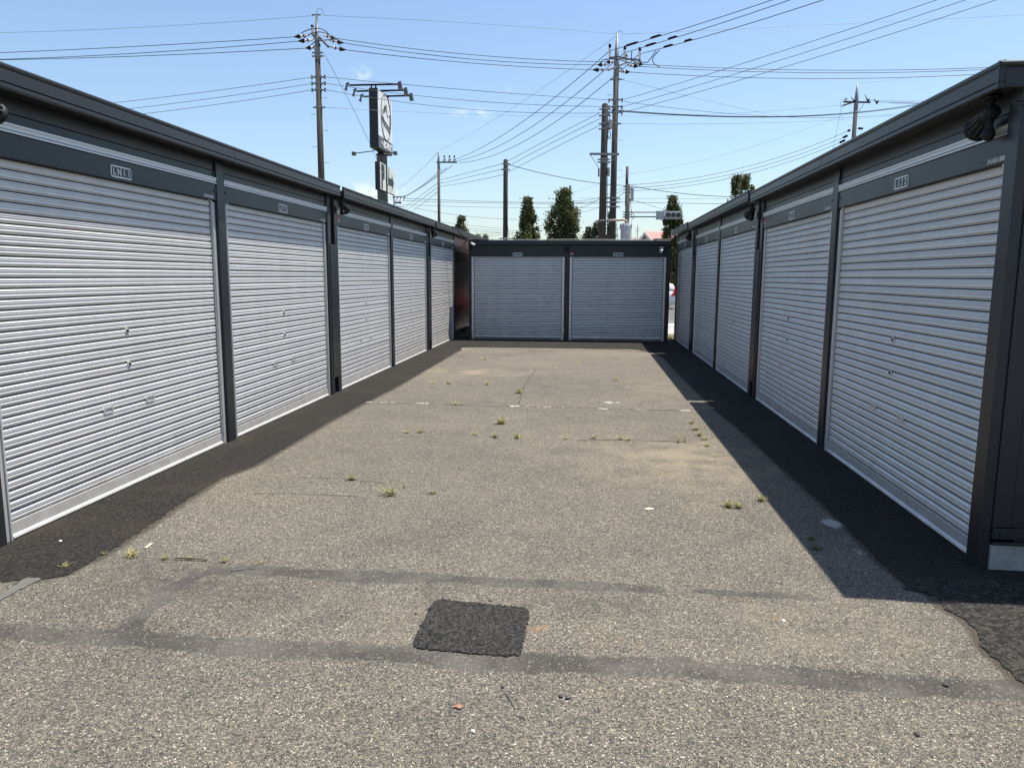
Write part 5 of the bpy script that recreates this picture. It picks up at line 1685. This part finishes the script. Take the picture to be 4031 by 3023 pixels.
# low brown roof beside it
hb = empty('house', (P3(k7(1080, 745), 95).x, 95, gz(95)))
tag(hb, 'low brown roofed house left of the red roofed one', 'house')
zz_ = P3(k7(1090, 722), 95).z - hb.location.z
MB().box(-1.6, 2.6, 0, 6, 0, zz_ - .7).build('wall', 'tan', hb)
MB().add([(-2.2, -.5, zz_ - 1.1), (3, -.5, zz_ - 1.1), (2.6, 3, zz_), (-.2, 3, zz_), (3, 6.5, zz_ - 1.1), (-2.2, 6.5, zz_ - 1.1)], [(0, 1, 2, 3), (3, 2, 4, 5), (0, 3, 5), (1, 4, 2)]).build('roof', 'tan', hb)
# building seen through the slit
bs = empty('roadside_building', (P3((2650, 1100), 60).x, 60, gz(60)))
tag(bs, 'tan rendered building beyond the white car, seen through the gap', 'building')
MB().box(-.45, 9, 0, 6, 0, 3.5).build('wall', 'tan', bs)
MB().box(-.62, -.46, -.1, .1, 0, 3.5).build('downpipe', 'cream', bs)
MB().box(-1.15, -.64, .1, 6, 0, 3.5).build('brown_pillar', 'brown', bs)
MB().box(-9, -1.16, .5, 6, 0, 3.3).build('side_wall', 'signgrey', bs)
MB().box(-9.2, 9.2, -.3, 6.2, 3.501, 3.65).build('roof', 'signgrey', bs)
# lattice tower far away
YT = 420.
tw = empty('lattice_tower', (P3(k7(922, 700), YT).x, YT, -.5))
tag(tw, 'pale distant lattice transmission tower between the pole and the cabinet', 'tower')
zt_ = P3(k7(922, 600), YT).z + .5
w0, w1 = 3.4, .6
lg = MB(); br = MB()
for sx in (-1, 1):
    for sy in (-1, 1): lg.tube([(sx * w0, sy * w0, 0), (sx * w1, sy * w1, zt_)], .14, 5)
nb = 16
for k in range(nb):
    f0, f1 = k / nb, (k + 1) / nb
    a, c = w0 + (w1 - w0) * f0, w0 + (w1 - w0) * f1
    for sy in (-1, 1):
        br.tube([(-a, sy * a, zt_ * f0), (c, sy * c, zt_ * f1)], .07, 4); br.tube([(a, sy * a, zt_ * f0), (-c, sy * c, zt_ * f1)], .07, 4)
lg.build('leg', 'steelfar', tw)['kind'] = 'stuff'; br.build('bracing', 'steelfar', tw)['kind'] = 'stuff'
for f in (.62, .76, .9):
    MB().tube([(-4.2, 0, zt_ * f), (4.2, 0, zt_ * f)], .15, 5).build('crossarm', 'steelfar', tw)
# stub pole behind the big tree
tH = P3(k7(532, 285), 100)
hp = pole('utility_pole', 'slim pole top rising just right of the biggest street tree', (P3(k7(532, 400), 100).x, 100), tH.z, .16, .13, 'brownmetal')


# ------------------------------------------------------------------ cars
def car(label, loc, rz, paint):
    """estate car, nose towards local -x, rear at x = 0"""
    c = empty('parked_car', loc, rz)
    tag(c, label, 'car')
    W_ = .92

    def loft(secs, name, mat, bevel=0.0):
        # secs: list of (x, z0, z1, halfwidth_low, halfwidth_high)
        q = MB(); rings = []
        for x, z0, z1, hl, hh in secs:
            rings.append([(x, -hl, z0), (x, -hl * 1.01, z0 + (z1 - z0) * .45), (x, -hh, z1 - .04), (x, -hh + .06, z1), (x, hh - .06, z1), (x, hh, z1 - .04), (x, hl * 1.01, z0 + (z1 - z0) * .45), (x, hl, z0)])
        n = 8
        vs = [p for r_ in rings for p in r_]
        fs = []
        for i in range(len(rings) - 1):
            for k in range(n): fs.append((i * n + k, i * n + (k + 1) % n, (i + 1) * n + (k + 1) % n, (i + 1) * n + k))
        fs += [tuple(range(n)), tuple(reversed(range((len(rings) - 1) * n, len(rings) * n)))]
        return q.add(vs, fs).build(name, mat, c, True, bevel)
    loft([(-4.6, .38, .70, .70, .66), (-4.45, .25, .86, .84, .78), (-3.9, .22, .98, W_, .86), (-3.2, .22, 1.06, W_, .86), (-1.2, .22, 1.08, W_, .87), (-.35, .24, 1.10, W_, .86), (-.06, .28, 1.06, .88, .82), (0, .42, .98, .80, .76)], 'body', paint)
    loft([(-3.25, .98, 1.04, .80, .76), (-2.55, 1.0, 1.50, .80, .62), (-1.9, 1.0, 1.58, .81, .64), (-.95, 1.0, 1.58, .81, .64), (-.45, 1.0, 1.57, .80, .64), (-.20, 1.0, 1.50, .80, .65), (-.02, 1.0, 1.12, .79, .72)], 'cabin', paint)
    for s_ in (-1, 1):
        for pts in ([(-3.0, 1.10), (-2.5, 1.46), (-1.75, 1.52), (-1.75, 1.10)], [(-1.70, 1.10), (-1.70, 1.52), (-1.0, 1.52), (-.98, 1.10)], [(-.93, 1.10), (-.95, 1.52), (-.58, 1.47), (-.40, 1.24), (-.50, 1.12)]):
            f_ = lambda z: s_ * (.812 - (z - 1.0) * .29)
            MB().add([(a, f_(z) + s_ * .012, z) for a, z in pts] + [(a, f_(z) - s_ * .02, z) for a, z in pts], [tuple(range(len(pts)))] + [(i, (i + 1) % len(pts), (i + 1) % len(pts) + len(pts), i + len(pts)) for i in range(len(pts))]).build('side_window', 'glass', c)
        tl = [(.012, .80), (-.36, .82), (-.20, .98), (-.13, 1.32), (-.075, 1.32), (-.0, 1.02)]
        MB().add([(a, s_ * (.925 - max(0, z - .9) * .40), z) for a, z in tl] + [(a + .03, s_ * (.70 - max(0, z - 1.05) * .25), z) for a, z in tl], [tuple(range(6)), tuple(range(11, 5, -1))] + [(i, (i + 1) % 6, (i + 1) % 6 + 6, i + 6) for i in range(6)]).build('tail_lamp', 'tail', c)
        for x_ in (-3.75, -.95):
            wheel = MB().tube([(x_, s_ * .72, .34), (x_, s_ * .70, .34), (x_, s_ * .925, .34)], [.30, .34, .34], 24).build('wheel', 'rubber', c)
            MB().tube([(x_, s_ * .90, .34), (x_, s_ * .935, .34)], [.22, .21], 20).build('rim', 'alloy', wheel)
    MB().box(-.10, .055, -.80, .80, .34, .56).build('rear_bumper', 'rubber', c, False, .03)
    MB().add([(-.40, -.55, 1.50), (-.40, .55, 1.50), (-.085, .62, 1.14), (-.085, -.62, 1.14)], [(0, 1, 2, 3)]).build('rear_window', 'glass', c)
    MB().box(-3.3, -.4, -.75, .75, .1, .24).build('underbody', 'rubber', c)
    return c


YCAR = 46.
rx = P3((2664, 1150), YCAR).x
car('white estate car with red tail lamp, seen through the gap beside LC17', (rx, YCAR + .9, gz(YCAR) + .008), 0, 'carwhite')
car('red car parked on the road behind the end garages, seen as a reflection', (-4.7, 34.5, gz(34.5) + .008), R(180), 'carred')


# ------------------------------------------------------------------ weeds and litter
def tuft(p, label, size, blades, seed, group, yellow=.5):
    r = random.Random(seed)
    V, F, T = [], [], []
    for i in range(blades):
        an = r.uniform(0, 2 * math.pi); ln = size * r.uniform(.35, .9); out = r.uniform(.45, 1.1)
        size_ = size; w = size * r.uniform(.014, .026) + .001
        d = Vector((math.cos(an), math.sin(an), 0)); s = Vector((-d.y, d.x, 0))
        b0 = Vector((r.gauss(0, size * .10), r.gauss(0, size * .10), 0))
        k = len(V)
        for j, f in enumerate((0, .4, .75, 1.0)):
            c = b0 + d * ln * out * f ** 1.3 + Vector((0, 0, ln * (1 - .45 * out) * (f - .38 * out * f * f)))
            ww = w * (1 - f) ** .7
            if j < 3: V += [tuple(c - s * ww), tuple(c + s * ww)]
            else: V.append(tuple(c))
        F += [(k, k + 1, k + 3, k + 2), (k + 2, k + 3, k + 5, k + 4), (k + 4, k + 5, k + 6)]
        T += [min(1, max(0, r.gauss(yellow, .22)))] * 7
    me = bpy.data.meshes.new('weed_tuft'); me.from_pydata(V, [], F)
    a_ = me.attributes.new('tone', 'FLOAT', 'POINT'); a_.data.foreach_set('value', np.array(T, dtype=np.float32))
    me.materials.append(M['grass'])
    o = place('weed_tuft', me, None, 0, (p.x, p.y, .001))
    tag(o, label, 'weed', group)


GRPW = 'weed tufts growing in the asphalt'
ORD = ['first', 'second', 'third', 'fourth', 'fifth', 'sixth', 'seventh', 'eighth', 'ninth']
sd = 100
rows = [
    ('weed tuft in the near left row, %s from the left', g0, [(410, 375, .10, 16, .85), (670, 295, .08, 12, .7), (840, 312, .16, 30, .85), (1050, 325, .11, 16, .8), (1210, 328, .09, 14, .8), (1435, 342, .11, 18, .8), (1665, 355, .09, 8, .45)]),
    ('weed tuft left of centre beyond the patch, %s from the left', g1, [(835, 1285, .17, 34, .45), (1175, 1415, .22, 40, .55), (1290, 1350, .10, 14, .7), (1535, 1402, .13, 20, .4)]),
    ('weed tuft in the middle row, left half, %s from the left', g1, [(1320, 880, .16, 20, .75), (1430, 880, .18, 26, .5), (1885, 897, .17, 18, .75), (2065, 918, .18, 30, .4)]),
    ('weed tuft in the middle row, right half, %s from the left', g2, [(85, 925, .22, 34, .5), (500, 935, .13, 18, .8), (735, 930, .16, 22, .55), (955, 938, .17, 24, .55), (1040, 945, .14, 20, .6), (1460, 958, .15, 18, .65), (1520, 958, .13, 14, .65)]),
    ('weed tuft in the line beside the shadow edge, %s from the far end', g2, [(1580, 802, .18, 22, .35), (1612, 855, .20, 26, .45), (1648, 905, .20, 28, .45), (1692, 940, .18, 20, .75), (1710, 997, .15, 24, .4), (1785, 1085, .10, 10, .6)]),
    ('weed tuft near the bend of the shadow edge, %s from the left', g2, [(1880, 1515, .20, 38, .55), (1980, 1525, .16, 32, .35), (2180, 1468, .17, 40, .30)]),
    ('weed tuft growing around the dashed white line, %s from the left', g1, [(1535, 462, .20, 12, .8), (1675, 462, .22, 14, .45), (1860, 470, .2, 10, .8), (2005, 470, .24, 14, .5), (1730, 640, .26, 20, .75)]),
    ('weed tuft in the far middle of the lot, %s from the left', g2, [(95, 540, .34, 26, .55), (600, 290, .28, 8, .9), (935, 435, .26, 14, .6)]),
    ('tall weed tuft in the centre crack, %s from the left', g1, [(1980, 255, .3, 10, .85), (2120, 800, .34, 36, .6)]),
    ('dark green weed tuft inside the right shadow, %s from the far end', gr, [(830, 198, .11, 26, .2), (860, 262, .13, 30, .2)]),
]
for lab, fn, lst in rows:
    for i, (a, c, sz, nb_, ye) in enumerate(lst):
        sd += 1
        tuft(fn(a, c), lab % ORD[i], sz * .60, nb_, sd, GRPW, ye)
tuft(gnd(2640, 1336), 'weed clump at the foot of the gap beside LC17', .3, 40, 77, GRPW, .5)


def pebble(p, r, mat, label, seed, cat='stone'):
    rr = random.Random(seed)
    bm = bmesh.new(); bmesh.ops.create_icosphere(bm, subdivisions=1, radius=r)
    for v in bm.verts: v.co *= rr.uniform(.75, 1.2); v.co.z *= .6
    me = bpy.data.meshes.new('pebble'); bm.to_mesh(me); bm.free(); me.materials.append(M[mat])
    tag(place('pebble', me, None, 0, (p.x, p.y, r * .3)), label, cat, 'loose stones on the asphalt')


pebble(gnd(239, 2131), .010, 'stone', 'white pebble on the dark strip at the lower left', 1)
pebble(gm(1390, 1202), .010, 'darkstone', 'left of two black pebbles low in the foreground', 2)
pebble(gm(1437, 1212), .012, 'darkstone', 'right of two black pebbles low in the foreground', 3)
pebble(gm(1020, 1142), .008, 'darkstone', 'lone black pebble just below the dark patch', 4)
pebble(gm(940, 592), .008, 'darkstone', 'black crumb at the far edge of the dark patch', 5)
pebble(gm(640, 582), .010, 'darkstone', 'black crumb at the far left corner of the dark patch', 6)
pebble(gm(466, 675), .008, 'darkstone', 'black crumb left of the dark patch', 7)
pebble(gm(830, 1425), .008, 'stone', 'pale pebble near the bottom centre of the picture', 8)
pebble(gr(1690, 1132), .012, 'darkstone', 'black pebble on the dark band at the right', 9)
pebble(gr(1505, 1447), .010, 'darkstone', 'black pebble near the bottom right', 10)
pebble(gr(655, 722), .010, 'stone', 'pale pebble right of centre in the sunlit asphalt', 11)
pebble(g1(735, 737), .016, 'darkstone', 'black pebble beside the edge of the left dark strip', 12)
pl = gm(735, 1268)
q = MB().add([(-.022, -.006, .001), (-.004, -.010, .004), (.009, -.014, .002), (.022, -.003, .006), (.013, .003, .003), (.003, .008, .006), (-.009, .006, .003)], [(0, 1, 6), (1, 2, 4), (2, 3, 4), (1, 4, 5), (1, 5, 6)])
tag(q.build('dry_leaf', 'leafdry', None, False, 0, (pl.x, pl.y, .002)), 'reddish dry leaf lying in the foreground', 'leaf')
pl = g0(948, 243)
tag(MB().box(-.008, .008, -.035, .035, 0, .004).build('wood_chip', 'wood', None, False, .001, (pl.x, pl.y, .002), (0, 0, R(8))), 'pale wooden chip beyond the near weeds at left', 'chip')
pl0, pl1 = g0(1115, 328), g0(1325, 337)
tag(MB().tube([pl0 + Vector((0, 0, .008)), pl0.lerp(pl1, .5) + Vector((0, .004, .01)), pl1 + Vector((0, 0, .007))], .004, 6).build('twig', 'bark', None, True), 'thin brown twig lying among the near weeds', 'twig')
pl = g2(1210, 1543)
tag(MB().add([(-.03, 0, .004), (0, -.01, .002), (.035, .002, .008), (0, .012, .012)], [(0, 1, 2, 3)]).build('dry_leaf', 'wood', None, False, 0, (pl.x, pl.y, .002)), 'pale dry leaf on the asphalt right of centre', 'leaf')
